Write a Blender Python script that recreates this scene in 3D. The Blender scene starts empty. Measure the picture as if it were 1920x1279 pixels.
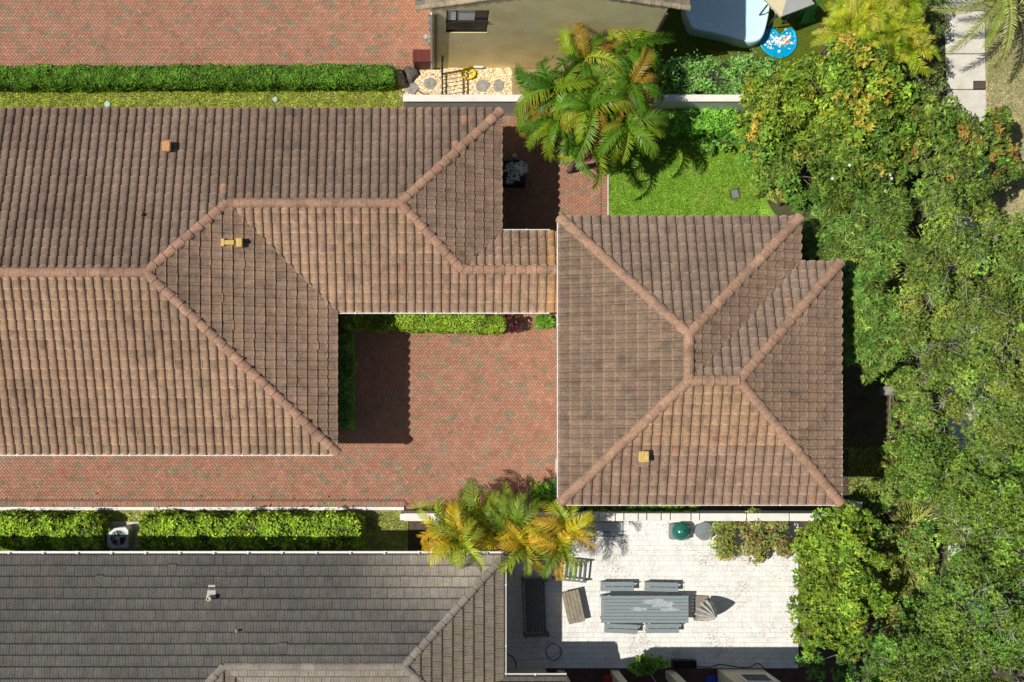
import bpy, bmesh, math, random
import numpy as np
from mathutils import Vector, Matrix, noise

random.seed(7); rng = np.random.default_rng(7)
R = math.radians
SC = bpy.context.scene
COL = SC.collection

# ------------------------------------------------------------------ camera, sky, sun, exposure
CAMH = 40.0
cam_d = bpy.data.cameras.new('camera'); cam = bpy.data.objects.new('camera', cam_d); COL.objects.link(cam)
cam.location = (0, 0, CAMH); cam.rotation_euler = (0, 0, 0)
cam_d.sensor_width = 36; cam_d.lens = 36; cam_d.sensor_fit = 'HORIZONTAL'
cam_d.shift_x = 145/1920; cam_d.shift_y = 180.5/1920
cam_d.clip_start = 1; cam_d.clip_end = 600
SC.camera = cam
SUN = Vector((.68, .12, -1.0)).normalized()
elev = math.asin(-SUN.z); az = math.atan2(-SUN.x, -SUN.y)      # direction towards the sun, clockwise from +Y
w = bpy.data.worlds.new('World'); SC.world = w; w.use_nodes = True
nt = w.node_tree; bg = nt.nodes['Background']
sky = nt.nodes.new('ShaderNodeTexSky'); sky.sky_type = 'NISHITA'; sky.sun_disc = False
sky.sun_elevation = elev; sky.sun_rotation = az
nt.links.new(sky.outputs[0], bg.inputs[0]); bg.inputs[1].default_value = 0.056
sd = bpy.data.lights.new('sun', 'SUN'); so = bpy.data.objects.new('sun', sd); COL.objects.link(so)
sd.energy = 4.4; sd.angle = R(.5); sd.color = (1, .95, .86)
so.rotation_euler = SUN.to_track_quat('-Z', 'Y').to_euler(); so.location = (-20, -3, 30)
SC.view_settings.view_transform = 'Standard'; SC.view_settings.look = 'None'
SC.view_settings.exposure = .08; SC.view_settings.gamma = 1; SC.view_settings.use_curve_mapping = False
SC.render.engine = 'CYCLES'

# ------------------------------------------------------------------ helpers
def G(px, py, h=0.0):
    k = (CAMH-h)/(CAMH*48.0)
    return Vector(((px-815)*k, -(py-820)*k, h))
def PX(p):
    k = CAMH*48.0/(CAMH-p[2]); return (815+p[0]*k, 820-p[1]*k)
def tag(o, label=None, cat=None, group=None, kind=None):
    if label: o['label'] = label
    if cat: o['category'] = cat
    if group: o['group'] = group
    if kind: o['kind'] = kind
    return o
def thing(name, label, cat, loc=(0, 0, 0), rz=0, group=None):
    o = bpy.data.objects.new(name, None); COL.objects.link(o)
    o.location = loc; o.rotation_euler = (0, 0, rz); o.empty_display_size = .2
    return tag(o, label, cat, group)
def wloc(o):
    v = Vector((0, 0, 0))
    while o: v = v+o.location; o = o.parent
    return v
def link(name, me, parent=None, mw=None, color=None):
    o = bpy.data.objects.new(name, me); COL.objects.link(o)
    if parent: o.parent = parent
    if mw is not None:
        m = mw.copy()
        if parent: m.translation = m.translation - wloc(parent)
        o.matrix_local = m
    if color is not None: o.color = (*color, 1)
    return o
class MB:
    def __init__(s): s.v = []; s.f = []; s.c = []
    def add(s, v, f, c=None):
        n = len(s.v); s.v += [tuple(x) for x in v]; s.f += [tuple(i+n for i in q) for q in f]
        s.c += [c or (1, 1, 1)]*len(v); return s
    def box(s, c, d, rz=0, M=None, col=None):
        x, y, z = d[0]/2, d[1]/2, d[2]/2
        v = [Vector((a*x, b*y, e*z)) for e in (-1, 1) for a, b in ((-1, -1), (1, -1), (1, 1), (-1, 1))]
        m = M if M else Matrix.Translation(Vector(c)) @ Matrix.Rotation(rz, 4, 'Z')
        return s.add([m @ p for p in v], [(3, 2, 1, 0), (4, 5, 6, 7), (0, 1, 5, 4), (1, 2, 6, 5), (2, 3, 7, 6), (3, 0, 4, 7)], col)
    def prism(s, poly, z0, z1, col=None):
        n = len(poly)
        a = sum(poly[i][0]*poly[(i+1) % n][1]-poly[(i+1) % n][0]*poly[i][1] for i in range(n))
        if a < 0: poly = poly[::-1]
        v = [(p[0], p[1], z0) for p in poly]+[(p[0], p[1], z1) for p in poly]
        f = [tuple(range(n-1, -1, -1)), tuple(range(n, 2*n))]+[(i, (i+1) % n, n+(i+1) % n, n+i) for i in range(n)]
        return s.add(v, f, col)
    def tube(s, pts, r, n=6, col=None, cap=True):
        pts = [Vector(p) for p in pts]; rs = r if hasattr(r, '__len__') else [r]*len(pts)
        v = []; f = []
        for i, p in enumerate(pts):
            d = (pts[min(i+1, len(pts)-1)]-pts[max(i-1, 0)]).normalized()
            a = d.cross(Vector((0, 0, 1)) if abs(d.z) < .9 else Vector((1, 0, 0))).normalized(); b = d.cross(a)
            for k in range(n):
                t = 2*math.pi*k/n; v.append(p+(a*math.cos(t)+b*math.sin(t))*rs[i])
        for i in range(len(pts)-1):
            for k in range(n):
                f.append((i*n+k, i*n+(k+1) % n, (i+1)*n+(k+1) % n, (i+1)*n+k))
        if cap: f.append(tuple(range(n))); f.append(tuple(range((len(pts)-1)*n+n-1, (len(pts)-1)*n-1, -1)))
        return s.add(v, f, col)
    def lathe(s, c, prof, n=20, col=None, fn=None):
        v = []; f = []
        for (r, z) in prof:
            for k in range(n):
                t = 2*math.pi*k/n; rr = r*(fn(t, z) if fn else 1)
                v.append((c[0]+rr*math.cos(t), c[1]+rr*math.sin(t), c[2]+z))
        for i in range(len(prof)-1):
            for k in range(n): f.append((i*n+k, i*n+(k+1) % n, (i+1)*n+(k+1) % n, (i+1)*n+k))
        f.append(tuple(range(n-1, -1, -1))); f.append(tuple(range((len(prof)-1)*n, len(prof)*n)))
        return s.add(v, f, col)
    def build(s, name, mat, parent=None, bevel=0, smooth=False, color=None, mesh_only=False):
        me = bpy.data.meshes.new(name)
        off = wloc(parent)
        me.from_pydata([(a-off.x, b-off.y, c-off.z) for a, b, c in s.v], [], s.f)
        ca = me.attributes.new('col', 'FLOAT_COLOR', 'POINT')
        ca.data.foreach_set('color', np.array([(*c, 1) for c in s.c], dtype=np.float32).ravel())
        me.validate()
        if bevel:
            bm = bmesh.new(); bm.from_mesh(me)
            bmesh.ops.bevel(bm, geom=[e for e in bm.edges if e.is_manifold and e.calc_face_angle(0) > .5], offset=bevel, segments=1, affect='EDGES')
            bm.to_mesh(me); bm.free()
        bm = bmesh.new(); bm.from_mesh(me); bmesh.ops.recalc_face_normals(bm, faces=bm.faces); bm.to_mesh(me); bm.free()
        me.materials.append(mat)
        if smooth: me.polygons.foreach_set('use_smooth', [True]*len(me.polygons))
        if mesh_only: return me
        return link(name, me, parent, color=color)
def npmesh(name, V, F, C, mat, smooth=False):
    """V (n,3), F (m,k) all faces with k corners, C (n,3) colours"""
    me = bpy.data.meshes.new(name); k = F.shape[1]
    me.vertices.add(len(V)); me.vertices.foreach_set('co', V.astype(np.float32).ravel())
    me.loops.add(F.size); me.loops.foreach_set('vertex_index', F.astype(np.int32).ravel())
    me.polygons.add(len(F)); me.polygons.foreach_set('loop_start', np.arange(0, F.size, k, dtype=np.int32))
    a = me.attributes.new('col', 'FLOAT_COLOR', 'POINT')
    a.data.foreach_set('color', np.hstack([C, np.ones((len(C), 1))]).astype(np.float32).ravel())
    me.update(calc_edges=True); me.materials.append(mat)
    if smooth: me.polygons.foreach_set('use_smooth', np.ones(len(F), dtype=bool))
    return me
def norm(a): return a/np.maximum(np.linalg.norm(a, axis=1, keepdims=True), 1e-9)

# ------------------------------------------------------------------ materials
def mat(name, col=(.5, .5, .5), src='const', var=.25, vs=6, rough=.8, spec=.3, bump=0, bs=60, dirt=None, ds=1.2, damt=.5, dlo=.5, dhi=.7, transl=0, metal=0, fine=0, stretch=None, dmul=0):
    m = bpy.data.materials.new(name); m.use_nodes = True; t = m.node_tree; N = t.nodes; L = t.links
    b = N['Principled BSDF']; b.inputs['Roughness'].default_value = rough; b.inputs['Metallic'].default_value = metal
    b.inputs['Specular IOR Level'].default_value = spec
    if src == 'attr':
        a = N.new('ShaderNodeAttribute'); a.attribute_name = 'col'; c = a.outputs['Color']
    elif src == 'obj':
        a = N.new('ShaderNodeObjectInfo'); c = a.outputs['Color']
    elif src == 'both':
        a = N.new('ShaderNodeAttribute'); a.attribute_name = 'col'; o = N.new('ShaderNodeObjectInfo')
        mm = N.new('ShaderNodeMix'); mm.data_type = 'RGBA'; mm.blend_type = 'MULTIPLY'; mm.inputs[0].default_value = 1
        L.new(a.outputs['Color'], mm.inputs[6]); L.new(o.outputs['Color'], mm.inputs[7]); c = mm.outputs[2]
    else:
        a = N.new('ShaderNodeRGB'); a.outputs[0].default_value = (*col, 1); c = a.outputs[0]
    g = N.new('ShaderNodeNewGeometry'); pos = g.outputs['Position']
    if stretch:
        mp = N.new('ShaderNodeMapping'); mp.inputs['Scale'].default_value = stretch; L.new(pos, mp.inputs['Vector']); pos = mp.outputs[0]
    def nz(scale, det=4):
        n = N.new('ShaderNodeTexNoise'); n.inputs['Scale'].default_value = scale; n.inputs['Detail'].default_value = det
        L.new(pos, n.inputs['Vector']); return n.outputs['Fac']
    def mul(c, fac, lo, hi):
        r = N.new('ShaderNodeMapRange'); L.new(fac, r.inputs[0])
        r.inputs[1].default_value = .3; r.inputs[2].default_value = .7; r.inputs[3].default_value = lo; r.inputs[4].default_value = hi
        x = N.new('ShaderNodeMix'); x.data_type = 'RGBA'; x.blend_type = 'MULTIPLY'; x.inputs[0].default_value = 1
        L.new(c, x.inputs[6]); L.new(r.outputs[0], x.inputs[7]); return x.outputs[2]
    if var: c = mul(c, nz(vs), 1-var, 1+var)
    if fine: c = mul(c, nz(vs*9, 2), 1-fine, 1+fine)
    if dirt is not None:
        f = nz(ds, 6)
        if dmul:
            f2 = nz(ds*dmul, 5); r2 = N.new('ShaderNodeMapRange'); L.new(f2, r2.inputs[0]); r2.inputs[1].default_value = .35; r2.inputs[2].default_value = .65; r2.inputs[3].default_value = .72; r2.inputs[4].default_value = 1.28
            mq = N.new('ShaderNodeMath'); mq.operation = 'MULTIPLY'; L.new(f, mq.inputs[0]); L.new(r2.outputs[0], mq.inputs[1]); f = mq.outputs[0]
        r = N.new('ShaderNodeMapRange'); L.new(f, r.inputs[0])
        r.inputs[1].default_value = dlo; r.inputs[2].default_value = dhi; r.inputs[3].default_value = 0; r.inputs[4].default_value = damt
        x = N.new('ShaderNodeMix'); x.data_type = 'RGBA'; L.new(r.outputs[0], x.inputs[0]); L.new(c, x.inputs[6]); x.inputs[7].default_value = (*dirt, 1); c = x.outputs[2]
    L.new(c, b.inputs['Base Color'])
    if bump:
        n = nz(bs); bp = N.new('ShaderNodeBump'); bp.inputs['Strength'].default_value = bump; bp.inputs['Distance'].default_value = .02
        L.new(n, bp.inputs['Height']); L.new(bp.outputs[0], b.inputs['Normal'])
    if transl:
        tr = N.new('ShaderNodeBsdfTranslucent'); mx = N.new('ShaderNodeMixShader'); mx.inputs[0].default_value = transl
        L.new(c, tr.inputs[0]); L.new(b.outputs[0], mx.inputs[1]); L.new(tr.outputs[0], mx.inputs[2]); L.new(mx.outputs[0], N['Material Output'].inputs[0])
    return m
TILE = dict(var=.20, vs=11, fine=.28, rough=.85, spec=.2, dirt=(.07, .06, .05), ds=2.4, damt=.5, dlo=.5, dhi=.72, bump=.3, bs=70)
M_tile_a = mat('roof tile concrete', src='attr', **TILE)
M_tile_o = mat('roof tile concrete single', src='both', **TILE)
SLATE = dict(var=.14, vs=3, fine=.3, rough=.9, spec=.15, dirt=(.17, .145, .115), ds=.7, damt=.25, dlo=.52, dhi=.72, bump=.25, bs=60)
M_slate_a = mat('flat tile', src='attr', **SLATE)
M_slate_o = mat('flat tile single', src='both', **SLATE)
BR = dict(var=.10, vs=1.6, fine=.14, rough=.9, spec=.15, dirt=(.38, .27, .19), ds=.7, damt=.3, dlo=.52, dhi=.75)
M_brick_a = mat('paver brick', src='attr', **BR)
M_brick_o = mat('paver brick single', src='obj', **BR)
M_sand = mat('joint sand', (.17, .10, .07), var=.2)
PV = dict(var=.06, vs=2.5, fine=.13, rough=.75, spec=.25, dirt=(.27, .25, .21), ds=.8, damt=.55, dlo=.57, dhi=.80, dmul=16)
M_pave_a = mat('pale paver', src='attr', **PV)
M_pave_o = mat('pale paver single', src='obj', **PV)
M_joint = mat('pale joint', (.70, .69, .65), var=.2)
M_leaf = mat('leaf', src='both', var=.12, vs=3, rough=.45, spec=.28, transl=.22)
M_bark = mat('bark', (.19, .15, .11), var=.35, vs=14, bump=.5)
M_twig = mat('twig', (.42, .40, .34), var=.3, vs=9)
M_core = mat('hedge branches', (.035, .035, .018), var=.4)
M_lawn = mat('lawn turf', (.19, .37, .035), var=.3, vs=2.2, fine=.5, rough=.9, dirt=(.34, .34, .10), ds=1.1, damt=.5, dlo=.5, dhi=.72, bump=.6, bs=40)
M_lawn2 = mat('hedge strip grass', (.37, .43, .09), var=.3, vs=3, fine=.5, rough=.9, dirt=(.34, .27, .17), ds=2.2, damt=.7, dlo=.5, dhi=.7)
M_turf = mat('artificial turf', (.085, .115, .006), var=.12, vs=2, fine=.3, rough=.9)
M_dry = mat('dry verge grass', (.42, .37, .21), var=.25, vs=1.5, fine=.5, rough=.95, dirt=(.22, .25, .07), ds=.8, damt=.75, dlo=.47, dhi=.65)
M_soil = mat('soil', (.085, .062, .045), var=.4, vs=3, fine=.4, rough=.95, dirt=(.075, .095, .03), ds=1.3, damt=.8, dlo=.45, dhi=.62)
M_conc = mat('concrete', (.62, .59, .51), var=.1, vs=2, fine=.1, dirt=(.3, .27, .22), ds=1.5, damt=.5, dlo=.55, dhi=.75)
M_white = mat('white stucco', (.74, .72, .66), var=.06, vs=2, fine=.05, dirt=(.4, .38, .33), ds=1.8, damt=.4, dlo=.58, dhi=.8)
M_gutter = mat('white aluminium', (.72, .71, .68), var=.06, rough=.45)
M_cream = mat('cream stucco', (.62, .56, .44), var=.06, vs=2)
M_tan = mat('tan stucco', (.34, .27, .19), var=.06, vs=2)
M_yellow = mat('yellow stucco', (.93, .80, .45), var=.07, vs=1.2, fine=.06, bump=.15, bs=30, dirt=(.72, .52, .20), ds=.9, damt=.4, dlo=.48, dhi=.66)
M_gravel = mat('gravel bed', (.30, .23, .13), var=.3, vs=12)
M_pebble = mat('pebble', src='attr', var=.1, rough=.8)
M_black = mat('black metal', (.018, .018, .02), var=.15, rough=.5)
M_dark = mat('dark glass', (.035, .038, .045), var=.2, rough=.15, spec=.6)
M_hatch = mat('dark brown lid', (.10, .075, .065), var=.15, rough=.7)
M_red = mat('dark red plastic', (.11, .022, .018), var=.15, rough=.6)
M_rock = mat('grey stone', (.30, .285, .25), var=.25, vs=9, fine=.2, bump=.4)
M_rockd = mat('dark stone', (.11, .095, .085), var=.3, vs=9, bump=.4)
M_tableg = mat('grey painted boards', (.23, .27, .285), var=.1, vs=4, fine=.06, rough=.5, stretch=(1, 8, 1))
M_tablew = mat('worn pale paint', (.36, .40, .42), var=.25, vs=8, rough=.6)
M_darkwood = mat('charcoal weathered wood', (.14, .14, .138), var=.25, vs=5, stretch=(1, 5, 1))
M_wood = mat('weathered teak', (.27, .235, .175), var=.2, vs=6, fine=.15)
M_greyp = mat('grey plastic', (.20, .22, .23), var=.1, rough=.6)
M_steel = mat('grey metal', (.45, .47, .48), var=.08, rough=.45, metal=.2)
M_green = mat('green enamel', (.012, .125, .095), var=.1, rough=.22, spec=.6)
M_cloth = mat('umbrella cloth', (.50, .48, .44), var=.2, vs=8, rough=.9)
M_base = mat('umbrella base', (.25, .215, .19), var=.1, rough=.7)
M_blue = mat('pale blue plastic', (.60, .80, .90), var=.04, rough=.4, spec=.4)
M_roofc = mat('cream canvas', (.70, .62, .42), var=.06)
M_roofw = mat('white canvas', (.76, .77, .78), var=.05)
M_slide = mat('green plastic', (.02, .30, .09), var=.1, rough=.35, spec=.5)
M_yel = mat('yellow rubber', (.68, .58, .02), var=.1, rough=.5)
M_hoseg = mat('dark green rubber', (.02, .05, .035), var=.2, rough=.5)
M_cable = mat('grey cable', (.22, .23, .22), var=.1, rough=.6)
M_orange = mat('red plastic', (.42, .03, .015), var=.1, rough=.4)
M_bluep = mat('blue plastic', (.02, .05, .35), var=.1, rough=.4)
M_terra = mat('terracotta pipe', (.50, .27, .11), var=.2, vs=20)
M_ochre = mat('ochre vent', (.58, .40, .13), var=.25, vs=18)
M_lead = mat('pale flashing', (.50, .46, .40), var=.25, vs=20)
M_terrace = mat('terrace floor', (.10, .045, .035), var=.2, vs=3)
M_aqua = mat('light aqua plastic', (.42, .60, .58), var=.1)

# ------------------------------------------------------------------ foliage builders
def leaves(P, A, N, L, W, C, fold=.12, droop=.15):
    A = norm(A); S = norm(np.cross(A, N)); N = norm(np.cross(S, A)); L = L[:, None]; W = W[:, None]
    m = P+A*L*.45
    V = np.stack([P, m+S*W*.5+N*W*fold, P+A*L-N*L*droop, m-S*W*.5+N*W*fold], 1).reshape(-1, 3)
    b = np.arange(len(P))[:, None]*4
    F = np.concatenate([b+np.array([[0, 1, 2]]), b+np.array([[0, 2, 3]])])
    return V, F, np.repeat(C, 4, 0)
PALK = 2.4
def pick(pal, n, jit=.18):
    pal = np.array(pal); c = pal[rng.integers(0, len(pal), n)]
    return np.clip((PALK*c+np.array([0, 0, .008]))*(1+rng.normal(0, jit, (n, 1)))*(1+rng.normal(0, .06, (n, 3))), .004, .95)
def sphere_dirs(n, zmin=-.25):
    z = rng.uniform(zmin, 1, n); t = rng.uniform(0, 2*np.pi, n); r = np.sqrt(1-z*z)
    return np.stack([r*np.cos(t), r*np.sin(t), z], 1)
def crown(lobes, pal, shoots=60, k=6, L=.16, W=.06, spread=.8, sub=9, subr=.42, tips=None, tipf=0, flat=.75, up=.4, stray=.08, vary=.35):
    """two-level crown: lobes -> sub clumps -> shoots -> leaves. lobes: (x,y,z,r)"""
    VV, FF, CC, n0 = [], [], [], 0
    for (x, y, z, r) in lobes:
        ns = max(5, int(sub*(.5+1.1*r*r)))
        d = sphere_dirs(ns, -.15)
        sc = np.array([x, y, z])+d*np.array([1, 1, flat])*r*rng.uniform(.55, 1.08, (ns, 1))
        sr = r*subr*rng.uniform(1-vary, 1+vary, ns)
        tint = np.exp(rng.normal(0, .24, ns)); hue = rng.normal(0, .12, ns)
        tip_on = rng.random(ns) < tipf
        for i in range(ns):
            m = max(13, int(shoots*(sr[i]/.4)**2))
            dd = sphere_dirs(m, -.35); P = sc[i]+dd*np.array([1, 1, .8])*sr[i]*rng.uniform(.55, 1+stray*4*rng.random((m, 1))**4, (m, 1))
            n = norm(dd+np.array([0, 0, up]))
            n = np.repeat(n, k, 0); Pk = np.repeat(P, k, 0)
            rnd = rng.normal(0, 1, n.shape); tang = norm(rnd-(rnd*n).sum(1, keepdims=True)*n)
            A = norm(tang*spread+n*(1-spread*.6)+rng.normal(0, .12, n.shape))
            Nn = norm(n+rng.normal(0, .28, n.shape))
            c = pick(pal, len(Pk))*tint[i]*np.array([1+hue[i], 1, 1])
            if tips is not None and tip_on[i]:
                s = np.repeat(rng.random(m) < .7, k); c[s] = pick(tips, s.sum())
            v, f, cc = leaves(Pk, A, Nn, L*rng.uniform(.7, 1.3, len(Pk)), W*rng.uniform(.8, 1.2, len(Pk)), np.clip(c, .004, 1))
            VV.append(v); FF.append(f+n0); CC.append(cc); n0 += len(v)
    return np.vstack(VV), np.vstack(FF), np.vstack(CC)
def leafobj(name, VFC, parent, kind=None, color=(1, 1, 1)):
    V, F, C = VFC; off = np.array(wloc(parent)) if parent else 0
    o = link(name, npmesh(name, V-off, F, C, M_leaf), parent, color=color)
    if kind: o['kind'] = kind
    return o
def lob(l): return [(*G(a, b, h), r) for a, b, h, r in l]
def lobes_poly(poly, h, step, r, hv=.5):
    xs = [p[0] for p in poly]; ys = [p[1] for p in poly]; out = []
    def inside(x, y):
        c = False; n = len(poly)
        for i in range(n):
            x1, y1 = poly[i]; x2, y2 = poly[i-1]
            if (y1 > y) != (y2 > y) and x < (x2-x1)*(y-y1)/(y2-y1)+x1: c = not c
        return c
    y = min(ys)
    while y < max(ys):
        x = min(xs)
        while x < max(xs):
            a, b = x+random.uniform(-.35, .35)*step, y+random.uniform(-.35, .35)*step
            if inside(a, b): out.append((a, b, h+random.uniform(-hv, hv), r*random.uniform(.75, 1.25)))
            x += step
        y += step*.87
    return out
def tree(name, label, cat, lobes, pal, base=None, group=None, twigs=0, trunk_r=.12, **kw):
    L = lob(lobes)
    cx = sum(a[0] for a in L)/len(L); cy = sum(a[1] for a in L)/len(L)
    if base: cx, cy = base.x, base.y
    t = thing(name, label, cat, (cx, cy, 0), 0, group)
    m = MB(); hz = max(a[2] for a in L)
    m.tube([(cx, cy, -.05), (cx+.05, cy-.04, hz*.3), (cx-.03, cy+.05, hz*.55)], [trunk_r*1.4, trunk_r, trunk_r*.8], 8)
    m.build('trunk', M_bark, t, smooth=True)
    m = MB()
    for (x, y, z, r) in L:
        mid = Vector((cx*.5+x*.5, cy*.5+y*.5, hz*.5+(z-hz*.5)*.35))
        m.tube([(cx, cy, hz*.4), mid, (x, y, z+r*.2)], [trunk_r*.6, trunk_r*.4, trunk_r*.12], 5)
        for k in range(5):
            d = Vector(sphere_dirs(1, 0)[0]); m.tube([(x, y, z), Vector((x, y, z))+d*r*.9], [trunk_r*.2, .008], 4)
    m.build('branch', M_bark, t, smooth=True)
    leafobj('crown', crown(L, pal, **kw), t)
    if twigs:
        m = MB()
        for k in range(twigs):
            x, y, z, r = random.choice(L); d = Vector(sphere_dirs(1, .35)[0]); p = Vector((x, y, z))+d*r*random.uniform(.75, 1.02)
            a = Vector((random.gauss(0, 1), random.gauss(0, 1), random.gauss(0, .25))).normalized()*random.uniform(.2, .6)
            b = p+a*.5+Vector((random.gauss(0, .02), random.gauss(0, .02), .02))
            m.tube([p, b, p+a], [.007, .006, .003], 4)
            if random.random() < .6: m.tube([b, b+Vector((random.gauss(0, .2), random.gauss(0, .2), .03))], [.009, .004], 4)
        o = m.build('twig', M_twig, t); o['kind'] = 'stuff'
    return t
def hedge(name, label, p0, p1, wid, h, pal, cat='hedge', dens=900, L=.075, W=.04, rough=.05, core=.8, group=None, rnd=.18, h1=None, z0=.12):
    """box hedge along p0->p1 (world xy), rounded, leaves on its skin"""
    p0 = Vector((p0[0], p0[1], 0)); p1 = Vector((p1[0], p1[1], 0)); d = (p1-p0); ln = d.length; d.normalize(); s = Vector((-d.y, d.x, 0))
    t = thing(name, label, cat, (p0+p1)/2, 0, group)
    def pts(n, face):
        if face == 0: return rng.uniform(0, ln, n), rng.uniform(-wid/2, wid/2, n), np.full(n, h), np.tile([0, 0, 1.], (n, 1))
        if face in (1, 2):
            sg = 1 if face == 1 else -1
            return rng.uniform(0, ln, n), np.full(n, sg*wid/2), rng.uniform(z0, h, n), np.tile([0, sg*1., 0], (n, 1))
        e = 0 if face == 3 else ln
        return np.full(n, e), rng.uniform(-wid/2, wid/2, n), rng.uniform(z0, h, n), np.tile([-1. if face == 3 else 1., 0, 0], (n, 1))
    A_, B_, Z_, N_ = [], [], [], []
    for f, ar in ((0, ln*wid*1.3), (1, ln*h), (2, ln*h), (3, wid*h), (4, wid*h)):
        a, b, z, n = pts(int(ar*dens), f); A_.append(a); B_.append(b); Z_.append(z); N_.append(n)
    a = np.concatenate(A_); b = np.concatenate(B_); z = np.concatenate(Z_); n = np.vstack(N_)
    # round the edges: pull points near corners inwards
    q = np.stack([np.maximum(rnd-np.minimum(a, ln-a), 0), np.maximum(np.abs(b)-(wid/2-rnd), 0), np.maximum(z-(h-rnd), 0)], 1)/rnd
    ex = np.linalg.norm(q, axis=1); k = np.where(ex > 1, 1-1/np.maximum(ex, 1e-6), 0)*rnd
    sga = np.where(a < ln/2, 1, -1); a = a+sga*k*q[:, 0]; b = b-np.sign(b)*k*q[:, 1]; z = z-k*q[:, 2]
    n = norm(n+np.stack([-sga*q[:, 0], np.sign(b)*q[:, 1], q[:, 2]], 1)*.8)
    wob = np.array([noise.noise(Vector((x*1.7, y*2.3, zz*2))) for x, y, zz in zip(a, b, z)])
    wob2 = np.array([noise.noise(Vector((x*5.5+9, y*5.5, zz*5))) for x, y, zz in zip(a, b, z)])
    off = wob*rough*1.6+wob2*rough*1.3-np.abs(rng.normal(0, rough*.7, len(a)))+np.where(rng.random(len(a)) < .03, rng.exponential(rough*1.3, len(a)), 0)
    D = np.array(d); S = np.array(s); P0 = np.array(p0)
    Nw = n[:, :1]*D+n[:, 1:2]*S+n[:, 2:]*np.array([0, 0, 1.])
    P = P0+a[:, None]*D+b[:, None]*S+z[:, None]*np.array([0, 0, 1.])+Nw*off[:, None]
    m = len(P); rn = rng.normal(0, 1, (m, 3)); tang = norm(rn-(rn*Nw).sum(1, keepdims=True)*Nw)
    Ax = norm(tang+Nw*rng.uniform(.15, .9, (m, 1))+np.array([0, 0, .15])); Nn = norm(Nw+np.array([0, 0, .35])+rng.normal(0, .35, (m, 3)))
    C = pick(pal, m)*np.exp(wob*.45+wob2*.35)[:, None]
    leafobj('foliage', leaves(P, Ax, Nn, L*rng.uniform(.7, 1.3, m), W*rng.uniform(.8, 1.2, m), np.clip(C, .004, 1)), t)
    c = (p0+p1)/2
    MB().box((c.x, c.y, (h-.1)/2), (ln-.26, wid-.26, h-.12), math.atan2(d.y, d.x)).build('branches', M_core, t, bevel=.08)
    return t
def blades(poly_pts, n, L, W, pal, lean=.6, z=0.0):
    """grass blades on points sampled in a px polygon list of (x0,y0,x1,y1) rectangles (ground px)"""
    P = []
    tot = sum((r[2]-r[0])*(r[3]-r[1]) for r in poly_pts)
    for r in poly_pts:
        k = int(n*(r[2]-r[0])*(r[3]-r[1])/tot)
        a = G(r[0], r[1]); b = G(r[2], r[3]); P.append(np.stack([rng.uniform(a.x, b.x, k), rng.uniform(b.y, a.y, k), np.full(k, z)], 1))
    P = np.vstack(P); m = len(P); t = rng.uniform(0, 2*np.pi, m); le = np.abs(rng.normal(0, lean, m))
    A = norm(np.stack([np.cos(t)*le, np.sin(t)*le, np.ones(m)], 1)); N = norm(np.stack([-np.cos(t), -np.sin(t), le], 1))
    return leaves(P, A, N, L*rng.uniform(.5, 1.4, m), W*rng.uniform(.7, 1.3, m), pick(pal, m, .22), droop=.25)

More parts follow.
